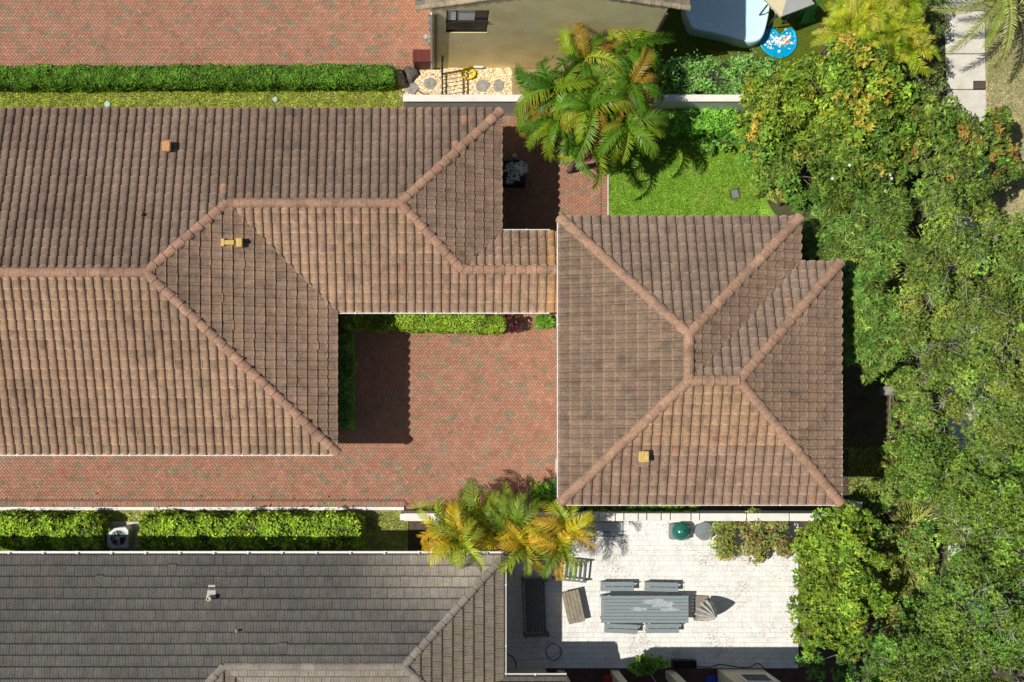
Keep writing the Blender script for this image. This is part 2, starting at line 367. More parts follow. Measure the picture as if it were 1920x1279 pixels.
# palm fronds: template meshes along +X, then single objects
def frond_mesh(name, Lr, e0, e1, ll, lw, ns=26, vee=.5, seedc=(1, 1, 1), droopy=.35, side_jit=.1, tipcol=None, bend=0.0, inner=0.0):
    p = np.array([0., 0, 0]); pts = [p.copy()]; dirs = []
    K = 16
    for i in range(K):
        e = R(e0+(e1-e0)*(i/(K-1))**.9); yw = bend*(i/(K-1))**1.5; d = np.array([math.cos(e)*math.cos(yw), math.cos(e)*math.sin(yw), math.sin(e)]); dirs.append(d); p = p+d*Lr/K; pts.append(p.copy())
    pts = np.array(pts); dirs.append(dirs[-1]); dirs = np.array(dirs)
    V, F, C = [], [], []; n0 = 0
    # rachis as a thin 3-sided strip
    for i, q in enumerate(pts):
        r = .03*(1-i/K)+.006; nrm = np.array([-dirs[i][2], 0, dirs[i][0]])
        V += [q+np.array([0, r, 0]), q+nrm*r, q-np.array([0, r, 0])]; C += [(.9, .95, .35)]*3
    for i in range(K):
        a = i*3
        F += [(a, a+1, a+4, a+3), (a+1, a+2, a+5, a+4)]
    n0 = len(V)
    for sd in (-1, 1):
        for j in range(ns):
            s = .14+.86*(j+.5)/ns; f = s*K; i = min(int(f), K-1); q = pts[i]+(pts[i+1]-pts[i])*(f-i); d = dirs[i]
            nrm = np.array([-d[2], 0, d[0]]); out = np.array([0, sd, 0.])
            l = ll*(.35+.65*math.sin(math.pi*min(1, .12+s*.86))**.7)*random.uniform(.85, 1.12)
            fw = .35+.75*s**1.6
            ax = out*math.cos(vee)+nrm*math.sin(vee)+d*fw+np.random.default_rng(j+int(ll*1e4)+sd).normal(0, side_jit, 3); ax /= np.linalg.norm(ax)
            if inner and j > 0:
                o3 = out*math.cos(vee)+nrm*math.sin(vee); hw = inner*(1-s*.55); q0 = pts[max(i-1, 0)]+(pts[min(i, K-1)]-pts[max(i-1, 0)])*.5 if False else q-d*(.86/ns)*Lr
                b = len(V); V += [q0, q, q+o3*hw+d*hw*.5, q0+o3*hw+d*hw*.5]; C += [(1, 1, 1)]*4; F += [(b, b+1, b+2, b+3)]
            ww = d*lw*.5*(1-s*.35)
            mid = q+ax*l*.55; tip = q+ax*l+np.array([0, 0, -droopy*l])
            b = len(V)
            V += [q-ww*.6, q+ww*.6, mid+ww, mid-ww, tip]
            g = random.uniform(.7, 1.2); base = np.array([1, 1, 1])*g
            tc = base if tipcol is None else base*np.array(tipcol)
            C += [tuple(base)]*2+[tuple(base)]*2+[tuple(tc)]
            F += [(b, b+1, b+2, b+3), (b+3, b+2, b+4, b+4)]
    me = bpy.data.meshes.new(name)
    me.from_pydata([tuple(v) for v in V], [], [tuple(dict.fromkeys(f)) for f in F])
    ca = me.attributes.new('col', 'FLOAT_COLOR', 'POINT'); ca.data.foreach_set('color', np.array([(*c, 1) for c in C], dtype=np.float32).ravel())
    me.materials.append(M_leaf); return me
def palm(label, base, hub, n, meshes, pal, name='palm_tree', group=None, el=(0, 35), trunk_r=.09, az0=None, sc=(.8, 1.1), azr=(0, 360), mat_t=None):
    t = thing(name, label, 'palm', (base.x, base.y, 0), 0, group)
    m = MB(); k = 10
    pts = [Vector((base.x, base.y, 0)).lerp(hub, i/k) for i in range(k+1)]
    rs = [trunk_r*(1.25-.35*i/k)*(1+.08*(i % 2)) for i in range(k+1)]
    m.tube(pts, rs, 9); m.build('trunk', mat_t or M_bark, t, smooth=True)
    for i in range(n):
        a = R(azr[0]+(azr[1]-azr[0])*(i+random.uniform(-.3, .3))/n); e = R(random.uniform(*el)); roll = random.gauss(0, .35)
        S = random.uniform(*sc)
        mw = Matrix.Translation(hub) @ Matrix.Rotation(a, 4, 'Z') @ Matrix.Rotation(-e, 4, 'Y') @ Matrix.Rotation(roll, 4, 'X') @ Matrix.Scale(S, 4)
        c = np.array(random.choice(pal))*random.uniform(.8, 1.2)
        link('frond', random.choice(meshes), t, mw, np.clip(c, 0, 1))
    return t

# ------------------------------------------------------------------ roofs
def inpoly_mask(poly, S, T):
    m = np.ones_like(S, dtype=bool); n = len(poly)
    for i in range(n):
        (x1, y1), (x2, y2) = poly[i], poly[(i+1) % n]
        m &= ((x2-x1)*(T-y1)-(y2-y1)*(S-x1)) >= -1e-4
    return m
def ccw(p):
    n = len(p); a = sum(p[i][0]*p[(i+1) % n][1]-p[(i+1) % n][0]*p[i][1] for i in range(n))
    return p if a > 0 else p[::-1]
def s_profile():
    return [(0, 0), (.09, .030), (.22, .052), (.40, .066), (.56, .066), (.69, .050), (.775, .020), (.80, -.010), (.90, -.008), (1.0, 0)]
S_PROF = s_profile()
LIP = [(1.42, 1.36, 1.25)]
F_PROF = [(.0, -.03), (.022, .012), (.34, .012), (.36, .004), (.38, .012), (.70, .012), (.72, .005), (.74, .012), (.978, .012), (1.0, -.03)]
def tile_local(prof, pw, ex, lift, ov):
    n = len(prof); V = []; C = []
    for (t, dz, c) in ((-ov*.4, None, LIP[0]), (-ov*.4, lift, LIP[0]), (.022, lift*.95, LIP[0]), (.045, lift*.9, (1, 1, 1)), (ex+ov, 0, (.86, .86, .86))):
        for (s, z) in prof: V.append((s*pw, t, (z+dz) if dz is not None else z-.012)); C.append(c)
    F = []
    for r in range(4):
        for i in range(n-1): F.append((r*n+i, r*n+i+1, (r+1)*n+i+1, (r+1)*n+i))
    return V, F, C
class Roof:
    """collects tiled faces of one house"""
    def __init__(s, root, prof, pw, ex, m_attr, m_obj, colfn, lift=.048, stagger=False, tname='roof_tile', jr=.6, lip=(1.35, 1.28, 1.16)):
        s.root = root; s.pw = pw; s.ex = ex; s.ma = m_attr; s.mo = m_obj; s.colfn = colfn; s.stag = stagger; s.tname = tname
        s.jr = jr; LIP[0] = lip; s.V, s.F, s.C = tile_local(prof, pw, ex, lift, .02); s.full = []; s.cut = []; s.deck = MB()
        s.var = {}
        for mir in (False, True):
            V, F = (s.V, s.F) if not mir else ([(s.pw-v[0], v[1], v[2]) for v in s.V], [f[::-1] for f in s.F])
            me = bpy.data.meshes.new(tname); me.from_pydata(V, [], F); me.materials.append(m_obj); s.var[mir] = (V, F, me)
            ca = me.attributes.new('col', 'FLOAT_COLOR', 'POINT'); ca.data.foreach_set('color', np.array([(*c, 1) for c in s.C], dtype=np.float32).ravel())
    def face(s, poly, eave_pt, eave_dir, z0, pitch, key='', es=1.0):
        ex = s.ex*es; mir = eave_dir[0] < -.5; V_, F_, _ = s.var[mir]
        """poly: plan xy list (convex); eave_pt on the eave line; eave_dir unit xy along eave so that up-slope is to its left"""
        u = Vector((eave_dir[0], eave_dir[1], 0)); up = Vector((-eave_dir[1], eave_dir[0], 0))
        c = 1/math.sqrt(1+pitch*pitch); t3 = (up+Vector((0, 0, pitch)))*c; n3 = u.cross(t3)
        O = Vector((eave_pt[0], eave_pt[1], z0))
        def loc(p):
            d = Vector((p[0]-O.x, p[1]-O.y, 0)); return (d.dot(u), d.dot(up)/c)
        pl = ccw([loc(p) for p in poly])
        s.deck.add([O+u*a+t3*b-n3*.03 for a, b in pl], [tuple(range(len(pl)))])
        a0 = math.floor(min(p[0] for p in pl)/s.pw)-1; a1 = math.ceil(max(p[0] for p in pl)/s.pw)+1
        b0 = math.floor(min(p[1] for p in pl)/ex)-1; b1 = math.ceil(max(p[1] for p in pl)/ex)+1
        base = Matrix((( u.x, t3.x, n3.x, 0), (u.y, t3.y, n3.y, 0), (u.z, t3.z, n3.z, 0), (0, 0, 0, 1)))
        bm = bmesh.new(); lay = bm.verts.layers.float_color.new('col'); any_ = False
        for j in range(b0, b1):
            for i in range(a0, a1):
                sx = i*s.pw+((j % 2)*.5*s.pw if s.stag else 0); ty = j*ex
                cs = np.array([sx, sx+s.pw, sx+s.pw, sx]); ct = np.array([ty+.01, ty+.01, ty+ex, ty+ex])
                ins = inpoly_mask(pl, cs, ct)
                P = O+u*(sx+s.pw/2)+t3*(ty+ex/2)
                if ins.all():
                    W = O+u*(sx+random.gauss(0, .005*s.jr))+t3*(ty+random.gauss(0, .008*s.jr)-(random.random() < .004)*.05)+n3*random.uniform(-.004, .006)*s.jr
                    mw = base.copy() @ Matrix.Rotation(random.gauss(0, .014*s.jr), 4, 'Z') @ Matrix.Diagonal((1, es, 1, 1)); mw.translation = W; s.full.append((mw, s.colfn(P.x, P.y, key), mir))
                else:
                    # overlaps at all? sample grid
                    gs, gt = np.meshgrid(np.linspace(sx, sx+s.pw, 6), np.linspace(ty, ty+ex, 6))
                    if not inpoly_mask(pl, gs, gt).any(): continue
                    any_ = True; cc = s.colfn(P.x, P.y, key); vs = []
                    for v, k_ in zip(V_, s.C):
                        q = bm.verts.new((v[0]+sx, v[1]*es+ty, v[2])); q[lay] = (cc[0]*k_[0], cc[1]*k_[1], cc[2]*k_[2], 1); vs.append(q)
                    for f in F_: bm.faces.new([vs[k] for k in f])
        if any_:
            n = len(pl)
            for i in range(n):
                (x1, y1), (x2, y2) = pl[i], pl[(i+1) % n]
                nx, ny = (y2-y1), -(x2-x1)
                e = .03 if abs(y1) < .02 and abs(y2) < .02 else 0.0
                l = math.hypot(nx, ny)
                if l < 1e-6: continue
                bmesh.ops.bisect_plane(bm, geom=bm.verts[:]+bm.edges[:]+bm.faces[:], dist=1e-5, plane_co=(x1+nx/l*e, y1+ny/l*e, 0), plane_no=(nx, ny, 0), clear_outer=True)
            bm.verts.ensure_lookup_table(); bm.verts.index_update()
            V = [O+u*v.co.x+t3*v.co.y+n3*v.co.z for v in bm.verts]
            s.cut.append((V, [[v.index for v in f.verts] for f in bm.faces], [tuple(v[lay])[:3] for v in bm.verts]))
        bm.free()
    def finish(s, m_deck, nmax=300):
        vis = []
        for k, (mw, c, mir) in enumerate(s.full):
            x, y = PX(mw.translation); inn = 6 < x < 1910 and 6 < y < 1270
            vis.append((0 if inn else 1, -mw.translation.z, k))
        vis.sort(); single = {k for a, b, k in vis[:nmax] if a == 0}
        rest = MB(); nv = len(s.V)
        for k, (mw, c, mir) in enumerate(s.full):
            V_, F_, me_ = s.var[mir]; A = np.array(V_)
            if k in single: link(s.tname, me_, s.root, mw, c)
            else:
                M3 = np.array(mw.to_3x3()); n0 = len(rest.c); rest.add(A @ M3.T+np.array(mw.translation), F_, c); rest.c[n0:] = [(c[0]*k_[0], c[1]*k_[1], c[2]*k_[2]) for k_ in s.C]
        for V, F, C in s.cut:
            n = len(rest.v); rest.v += [tuple(v) for v in V]; rest.f += [tuple(i+n for i in f) for f in F]; rest.c += C
        o = rest.build(s.tname, s.ma, s.root); o['kind'] = 'stuff'
        s.deck.build('roof', m_deck, s.root)
def ridge_mesh(r, ln, mo):
    V = []; F = []; n = 9
    for (x, rr) in ((0, r), (.03, r*1.06), (.04, r), (ln+.03, r*.86)):
        for k in range(n):
            a = math.pi*(k/(n-1))*1.16-math.pi*.08; V.append((x, -rr*math.cos(a), rr*.80*math.sin(a)))
    for i in range(3):
        for k in range(n-1): F.append((i*n+k, i*n+k+1, (i+1)*n+k+1, (i+1)*n+k))
    F.append(tuple(range(n-1, -1, -1)))
    me = bpy.data.meshes.new('ridge_tile'); me.from_pydata(V, [], F); me.materials.append(mo)
    ca = me.attributes.new('col', 'FLOAT_COLOR', 'POINT'); ca.data.foreach_set('color', np.ones(len(V)*4, dtype=np.float32))
    return me
def ridge(root, me, p0, p1, ex, colfn, zoff=-.02):
    """caps laid from p0 (low) to p1 (high)"""
    p0 = Vector(p0); p1 = Vector(p1); d = p1-p0; L = d.length; n = max(1, round(L/ex)); d.normalize()
    y = Vector((0, 0, 1)).cross(d).normalized(); z = d.cross(y)
    for i in range(n):
        c = p0+d*(L*i/n)
        mw = Matrix(((d.x, y.x, z.x, c.x), (d.y, y.y, z.y, c.y), (d.z, y.z, z.z, c.z+zoff), (0, 0, 0, 1))) @ Matrix.Rotation(random.gauss(0, .012), 4, 'Z') @ Matrix.Diagonal((L/n/ex, 1, 1, 1))
        link('ridge_tile', me, root, mw, colfn(c.x, c.y, 'ridge'))
def gutter(root, p0, p1, z, out, name='gutter', step=1.25, mat_=None, wd=.11):
    """U-shaped gutter along an eave with brackets; out = outward xy unit"""
    p0 = Vector((*p0, z)); p1 = Vector((*p1, z)); d = (p1-p0); L = d.length; d.normalize(); o = Vector((*out, 0)); a = math.atan2(d.y, d.x)
    m = MB(); c = (p0+p1)/2
    m.box(c+o*(wd+.01)+Vector((0, 0, -.005)), (L, .028, .10), a); m.box(c+o*.01+Vector((0, 0, -.02)), (L, .014, .09), a); m.box(c+o*wd/2+Vector((0, 0, -.062)), (L, wd, .012), a)
    g = m.build(name, mat_ or M_gutter, root)
    k = int(L/step)
    for i in range(k):
        q = p0+d*(L*(i+.5)/k)+o*wd*.55+Vector((0, 0, .035)); MB().box(q, (.05, wd+.08, .02), a).build('bracket', mat_ or M_gutter, g_root(root)) if False else m_add_br(g, q, a, wd, mat_ or M_gutter)
    return g
def m_add_br(g, q, a, wd, mt):
    b = MB().box((0, 0, 0), (.06, wd+.06, .022), 0)
    off = g.parent.location
    me = BRK.get(mt.name+str(wd))
    if me is None: me = b.build('gutter_bracket', mt, None, mesh_only=True); BRK[mt.name+str(wd)] = me
    o = bpy.data.objects.new('gutter_bracket', me); COL.objects.link(o); o.parent = g
    m = Matrix.Translation(q-off) @ Matrix.Rotation(a, 4, 'Z'); o.matrix_local = m
BRK = {}
def jit(c, s=.1):
    k = math.exp(random.gauss(0, s)); return tuple(max(.005, min(1, v*k*math.exp(random.gauss(0, s*.22)))) for v in c)

PITCH = .324
#@@SETTING
# ------------------------------------------------------------------ ground and paving
def sheet(name, rects, z, m, poly=None, label=None):
    b = MB()
    for r in rects:
        a = G(r[0], r[1]); c = G(r[2], r[3]); b.add([(a.x, c.y, z), (c.x, c.y, z), (c.x, a.y, z), (a.x, a.y, z)], [(0, 1, 2, 3)])
    if poly: b.add([(*G(x, y).to_2d(), z) for x, y in poly], [tuple(range(len(poly)))[::-1]])
    o = b.build(name, m); o['kind'] = 'structure'
    if label: o['label'] = label
    return o
gm = MB(); gm.add([(-220, -220, -.03), (220, -220, -.03), (220, 220, -.03), (-220, 220, -.03)], [(0, 1, 2, 3)])
o = gm.build('ground', M_soil); o['kind'] = 'structure'
BRICK_F = [(0, 1, 5, 4), (1, 2, 6, 5), (2, 3, 7, 6), (3, 0, 4, 7), (4, 5, 6, 7)]
def brick_mesh(lx, ly, h, mo, name='brick', ch=.006):
    V = [(-lx/2, -ly/2, 0), (lx/2, -ly/2, 0), (lx/2, ly/2, 0), (-lx/2, ly/2, 0)]; V += [(x-math.copysign(ch, x), y-math.copysign(ch, y), h) for x, y, _ in V]
    me = bpy.data.meshes.new(name); me.from_pydata(V, [], BRICK_F); me.materials.append(mo); return me, np.array(V)
bm_me, bm_v = brick_mesh(.196, .096, .014, M_brick_o)
def brick_col(x, y):
    n = noise.noise(Vector((x*1.9, y*3.6, 3.1)))+.6*noise.noise(Vector((x*4.6, y*7, 7.7)))
    if n+random.gauss(0, .16) > .30: c = random.choice([(.285, .215, .14), (.265, .20, .135), (.30, .215, .145), (.245, .195, .135)])
    else: c = random.choice([(.375, .19, .125), (.39, .20, .135), (.37, .19, .128), (.385, .205, .14), (.365, .178, .115)])
    return jit(c, .055)
def herring(root_name, rects, ang=-45, soldier=(), label=None):
    """rects: (x0,y0,x1,y1) world; herringbone bricks wholly inside; soldier: (x0,y0,x1,y1,dir) single rows"""
    root = bpy.data.objects.new(root_name, None); COL.objects.link(root); root['kind'] = 'structure'
    items = []; wb = .1
    def inside(x, y): return any(a <= x <= c and b <= y <= d for a, b, c, d in rects)
    ca, sa = math.cos(R(ang)), math.sin(R(ang))
    X0 = min(r[0] for r in rects); X1 = max(r[2] for r in rects); Y0 = min(r[1] for r in rects); Y1 = max(r[3] for r in rects)
    cx, cy = (X0+X1)/2, (Y0+Y1)/2; rad = math.hypot(X1-X0, Y1-Y0)/2+.5; K = int(rad/wb)+2
    for k in range(-K, K):
        for j in range(-K//2, K//2+1):
            for kind in (0, 1):
                # lattice a=(w,w), b=(2w,-2w)
                bx = k*wb+j*2*wb; by = k*wb-j*2*wb
                if kind == 0: px, py, r = bx+wb, by+wb/2, 0
                else: px, py, r = bx+wb/2-0, by+2*wb, 90; 
                X = cx+px*ca-py*sa; Y = cy+px*sa+py*ca
                if abs(X-cx) > rad or abs(Y-cy) > rad or not inside(X, Y): continue
                a = R(r+ang); c2, s2 = math.cos(a), math.sin(a)
                if all(inside(X+dx*c2-dy*s2, Y+dx*s2+dy*c2) for dx, dy in ((-.095, -.045), (.095, -.045), (.095, .045), (-.095, .045))):
                    items.append((X, Y, a))
    for (x0, y0, x1, y1, dr) in soldier:
        L = (x1-x0) if dr == 'x' else (y1-y0); n = int(L/.1)
        for i in range(n):
            if dr == 'x': items.append((x0+(i+.5)*L/n, (y0+y1)/2, math.pi/2))
            else: items.append(((x0+x1)/2, y0+(i+.5)*L/n, 0))
    order = []
    for k, (x, y, a) in enumerate(items):
        px, py = PX((x, y, 0)); order.append((0 if (4 < px < 1916 and 4 < py < 1275) else 1, abs(px-815)+abs(py-720), k))
    order.sort(); single = {k for _, _, k in order[:300]}
    rest = MB()
    for k, (x, y, a) in enumerate(items):
        c = brick_col(x, y); mw = Matrix.Translation((x, y, random.uniform(-.004, .002))) @ Matrix.Rotation(a+random.gauss(0, .012), 4, 'Z')
        if k in single: link('brick', bm_me, root, mw, c)
        else: rest.add([mw @ Vector(v) for v in bm_v], BRICK_F, c)
    b = rest.build('brick', M_brick_a, root); b['kind'] = 'stuff'
    base = MB()
    for (x0, y0, x1, y1) in list(rects)+[s[:4] for s in soldier]:
        base.add([(x0-.02, y0-.02, 0), (x1+.02, y0-.02, 0), (x1+.02, y1+.02, 0), (x0-.02, y1+.02, 0)], [(0, 1, 2, 3)])
    for i in range(len(base.v)): base.v[i] = (base.v[i][0], base.v[i][1], -.006-.0015*(i//4))
    base.build('sand_bed', M_sand, root)
    return root
def GR(x0, y0, x1, y1):
    a = G(x0, y0); c = G(x1, y1); return (a.x, c.y, c.x, a.y)
herring('north_driveway', [GR(-110, -90, 812, 128)])
r1 = GR(-110, 830, 1062, 939); r2 = GR(610, 560, 1062, 829); r3 = GR(760, 940, 1062, 962)
herring('courtyard_paving', [r1, (r2[0], r1[3]-.001, r2[2], r2[3]), (r3[0], r3[1], r3[2], r1[1]+.001)], soldier=[(*GR(-110, 940, 759, 949.5), 'x')])
wk = GR(925, 190, 1128, 460)
herring('garden_walkway', [wk], ang=45, soldier=[(*GR(1128.5, 190, 1138, 460), 'y')])
# lawns
sheet('lawn_strip', [(-110, 128, 760, 240)], -.004, M_lawn2)
sheet('lawn', [(1141, 175, 1480, 430)], -.002, M_lawn)
sheet('artificial_turf', [(1215, -80, 1640, 215)], -.006, M_turf)
sheet('gravel_bed', [(745, 128.5, 1214, 212)], -.002, M_gravel)
sheet('hedge_bed', [(-110, 957, 765, 1062)], -.004, M_lawn2)
sheet('verge', [(1848, -120, 2300, 420)], -.008, M_dry)
sheet('garden_bed', [(1640, -80, 1771, 500), (1480, 430, 1771, 960)], -.010, M_soil)
o = leafobj('grass', blades([(-10, 160, 758, 212)], 26000, .085, .02, [(.19, .245, .02), (.23, .27, .025), (.27, .27, .035), (.15, .21, .016), (.26, .21, .09)]), None); o['kind'] = 'stuff'; tag(o, 'short green grass on the strip between hedge and tiled roof', 'grass')
o = leafobj('grass', blades([(1142, 180, 1424, 425), (1424, 180, 1448, 372), (1448, 180, 1470, 350)], 56000, .07, .016, [(.105, .20, .012), (.125, .215, .015), (.16, .215, .025), (.085, .165, .01)]), None); o['kind'] = 'stuff'; tag(o, 'mown bright green grass of the small lawn above the garage', 'grass')
o = leafobj('grass', blades([(1850, -10, 1960, 400)], 26000, .07, .016, [(.23, .20, .10), (.19, .18, .08), (.13, .16, .05), (.27, .23, .13)]), None); o['kind'] = 'stuff'; tag(o, 'dry yellowish verge grass beside the sidewalk', 'grass')
o = leafobj('grass', blades([(-10, 957, 765, 1000), (690, 957, 765, 1030)], 12000, .08, .02, [(.14, .19, .03), (.22, .24, .06), (.26, .20, .11), (.10, .14, .02)]), None); o['kind'] = 'stuff'; tag(o, 'patchy grass between the pale kerb and the lower hedges', 'grass')
o = leafobj('ground_cover', blades([(1590, 840, 1700, 960), (1640, 430, 1770, 560)], 16000, .16, .03, [(.12, .17, .03), (.18, .22, .05), (.24, .22, .09)]), None); o['kind'] = 'stuff'; tag(o, 'low weedy ground cover between garage and trees', 'ground cover')
sheet('garden_bed', [], .006, M_soil, poly=[(1438, 376), (1446, 374), (1450, 368), (1454, 360), (1450, 345), (1510, 345), (1510, 430), (1470, 430), (1458, 408), (1446, 392)])
# pebbles of the gravel bed
n = 5200; a = G(748, 127); b = G(960, 180)
V, F, C = [], [], []; v0 = 0
P = np.stack([rng.uniform(a.x, b.x, n), rng.uniform(b.y, a.y, n)], 1)
okm = ~((P[:, 0] < G(770, 0).x) & (P[:, 1] > G(0, 135).y))
P = P[okm]; n = len(P)
base = np.array([(1, 0, 0), (.3, .9, 0), (-.8, .6, 0), (-.8, -.6, 0), (.3, -.9, 0), (0, 0, .8)])
t = rng.uniform(0, 6.28, n); s = rng.uniform(.02, .042, n)
V = np.zeros((n, 6, 3))
for k in range(6):
    q = base[k]*rng.uniform(.7, 1.2, (n, 1)); V[:, k, 0] = P[:, 0]+s*(q[:, 0]*np.cos(t)-q[:, 1]*np.sin(t)); V[:, k, 1] = P[:, 1]+s*(q[:, 0]*np.sin(t)+q[:, 1]*np.cos(t)); V[:, k, 2] = s*q[:, 2]
F = (np.arange(n)[:, None, None]*6+np.array([[0, 1, 5], [1, 2, 5], [2, 3, 5], [3, 4, 5], [4, 0, 5]])[None]).reshape(-1, 3)
C = np.repeat(pick([(.34, .26, .14), (.40, .34, .24), (.28, .19, .08), (.38, .32, .23), (.22, .16, .1)], n), 6, 0)
o = link('gravel', npmesh('gravel', V.reshape(-1, 3), F, C, M_pebble)); tag(o, 'yellow and white pebbles spread below the yellow wall', 'gravel', None, 'stuff')
# patio of pale pavers
PAT = GR(935, 966, 1497, 1253)
proot = bpy.data.objects.new('patio', None); COL.objects.link(proot); proot['kind'] = 'structure'
items = []; y = PAT[1]; row = 0
while y < PAT[3]-.02:
    hh = .2; x = PAT[0]-random.uniform(0, .3)
    while x < PAT[2]:
        l = random.choice([.2, .3, .4, .4])
        if x+l > PAT[0]+.05: items.append((max(x, PAT[0]), min(x+l, PAT[2]), y, min(y+hh, PAT[3])))
        x += l
    y += hh
items.sort(key=lambda q: -((q[1]-q[0])*(q[3]-q[2]))+.0005*math.hypot(q[0], q[2]))
rest = MB(); pm = {}
for k, (x0, x1, y0, y1) in enumerate(items):
    c = jit(random.choice([(.765, .755, .715), (.78, .77, .735), (.75, .742, .71), (.77, .755, .705), (.73, .725, .70)]), .02)
    lx, ly = round(x1-x0-.004, 3), round(y1-y0-.004, 3)
    if lx < .03 or ly < .03: continue
    mw = Matrix.Translation(((x0+x1)/2, (y0+y1)/2, random.uniform(-.002, .002)))
    if (lx, ly) not in pm: pm[(lx, ly)] = brick_mesh(lx, ly, .012, M_pave_o, 'paving_stone', .003)
    me, v = pm[(lx, ly)]
    if k < 300: link('paving_stone', me, proot, mw, c)
    else: rest.add([mw @ Vector(q) for q in v], BRICK_F, c)
b = rest.build('paving_stone', M_pave_a, proot); b['kind'] = 'stuff'
MB().add([(PAT[0], PAT[1], -.004), (PAT[2], PAT[1], -.004), (PAT[2], PAT[3], -.004), (PAT[0], PAT[3], -.004)], [(0, 1, 2, 3)]).build('joint_bed', M_joint, proot)
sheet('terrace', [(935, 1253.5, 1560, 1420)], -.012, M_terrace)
# sidewalk slabs
sroot = bpy.data.objects.new('sidewalk', None); COL.objects.link(sroot); sroot['kind'] = 'structure'
ys = [-140, -62, 20, 101, 168, 250, 332, 414, 496, 578, 660, 742, 824, 906, 988, 1070, 1152, 1234, 1316]
for i in range(len(ys)-1):
    f = lambda y: 8*min(max(y, 0), 240)/240
    q = [G(1770+f(ys[i]), ys[i]+.8), G(1846+f(ys[i])*.4, ys[i]+.8), G(1846+f(ys[i+1])*.4, ys[i+1]-.8), G(1770+f(ys[i+1]), ys[i+1]-.8)]
    MB().prism([(p.x, p.y) for p in q], -.06, .012+random.uniform(-.004, .006)).build('slab', M_conc, sroot, bevel=.012)
# kerbs and edging
kb = GR(-110, 950, 758, 956.5); o = MB().box(((kb[0]+kb[2])/2, (kb[1]+kb[3])/2, .03), (kb[2]-kb[0], kb[3]-kb[1], .12)).build('kerb', M_white, None, bevel=.015); o['kind'] = 'structure'
e = GR(1138.5, 200, 1141, 430); o = MB().box(((e[0]+e[2])/2, (e[1]+e[3])/2, .0), (e[2]-e[0], e[3]-e[1], .07)).build('lawn_edging', M_conc, None); o['kind'] = 'structure'

#@@HOUSES
# ------------------------------------------------------------------ the brown tiled house
h1 = 3.56; p = PITCH; Xl = -18.2
YN, YS, XE, XE2, YS2, YN3 = 11.672, -.569, -3.473, 2.372, 4.479, 7.307
Ya = (YN+YS)/2; za = h1+p*(Ya-YS); Xa = -9.72; pe = (za-h1)/(XE-Xa)
Y2 = (YN+YS2)/2; z2 = h1+p*(Y2-YS2); Xb = XE-(z2-h1)/pe; X2 = -1.19; pe2 = (z2-h1)/(XE2-X2)
Y3 = (YN3+YS2)/2; z3 = h1+p*(Y3-YS2); X3 = XE2-(z3-h1)/pe2
A = (Xa, Ya); B = (Xb, Y2); D = (X2, Y2); Cc = (X3, Y3); XG = 4.68
house = thing('tiled_house', 'long house with weathered brown barrel tile roof and herringbone courtyard', 'house', (-8, 5, 0))
def col_main(x, y, k):
    if k == 'ridge': return jit((.36, .215, .145), .07)
    n = noise.noise(Vector((x*.35, y*.35, 1.3))); n2 = noise.noise(Vector((x*1.1, y*1.1, 5)))
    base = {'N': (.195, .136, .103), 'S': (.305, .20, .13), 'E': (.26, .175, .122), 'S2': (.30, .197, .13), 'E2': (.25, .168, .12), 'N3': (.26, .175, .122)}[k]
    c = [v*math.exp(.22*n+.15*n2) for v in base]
    if k in ('S2', 'N3') and x > 3.7: f = min(1, (x-3.7)/.9); c = [c[0]*(1-f)+.50*f, c[1]*(1-f)+.27*f, c[2]*(1-f)+.10*f]
    r = random.random()
    if r < .004: c = (.32, .18, .115)
    elif r < .02: c = [v*.8 for v in c]
    return jit(c, .045)
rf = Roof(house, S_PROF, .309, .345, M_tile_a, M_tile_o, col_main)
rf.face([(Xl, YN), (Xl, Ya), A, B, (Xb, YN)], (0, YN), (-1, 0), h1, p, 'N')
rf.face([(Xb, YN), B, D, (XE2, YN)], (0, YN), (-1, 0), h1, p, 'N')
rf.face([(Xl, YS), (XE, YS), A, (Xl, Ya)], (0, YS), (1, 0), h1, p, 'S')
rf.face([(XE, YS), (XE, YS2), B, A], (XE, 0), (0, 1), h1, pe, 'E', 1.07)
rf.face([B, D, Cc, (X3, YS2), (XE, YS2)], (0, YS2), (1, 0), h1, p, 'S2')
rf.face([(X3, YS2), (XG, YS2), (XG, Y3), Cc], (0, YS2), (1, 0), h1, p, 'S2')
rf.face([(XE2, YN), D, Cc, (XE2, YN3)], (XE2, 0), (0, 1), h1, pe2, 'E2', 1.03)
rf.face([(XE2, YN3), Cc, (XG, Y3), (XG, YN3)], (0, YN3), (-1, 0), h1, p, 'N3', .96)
M_deck = mat('roof underlay', (.09, .06, .045), var=.3)
rf.finish(M_deck)
RM = ridge_mesh(.185, .39, M_tile_o)
Z = lambda q, z: (q[0], q[1], z)
ridge(house, RM, (Xl, Ya, za), Z(A, za), .39, col_main)
ridge(house, RM, Z(B, z2), Z(A, za), .40, col_main)
ridge(house, RM, (XE+.05, YS-.02, h1+.03), Z(A, za), .40, col_main)
ridge(house, RM, Z(B, z2), Z(D, z2), .39, col_main)
ridge(house, RM, (XE2, YN-.05, h1+.03), Z(D, z2), .40, col_main)
ridge(house, RM, Z(Cc, z3), Z(D, z2), .40, col_main)
ridge(house, RM, (XG, Y3, z3), Z(Cc, z3), .39, col_main)
def walls(root, pts, z1, m, th=.2):
    """closed wall loop given by plan points"""
    n = len(pts)
    b = MB(); b.prism(pts, -.05, z1); return b.build('wall', m, root)
ov = .6
walls(house, [(Xl, YS+ov), (XE-ov, YS+ov), (XE-ov, YS2+ov), (XG+.05, YS2+ov), (XG+.05, YN3-ov), (XE2-ov, YN3-ov), (XE2-ov, YN-ov), (Xl, YN-ov)], h1-.08, M_tan)
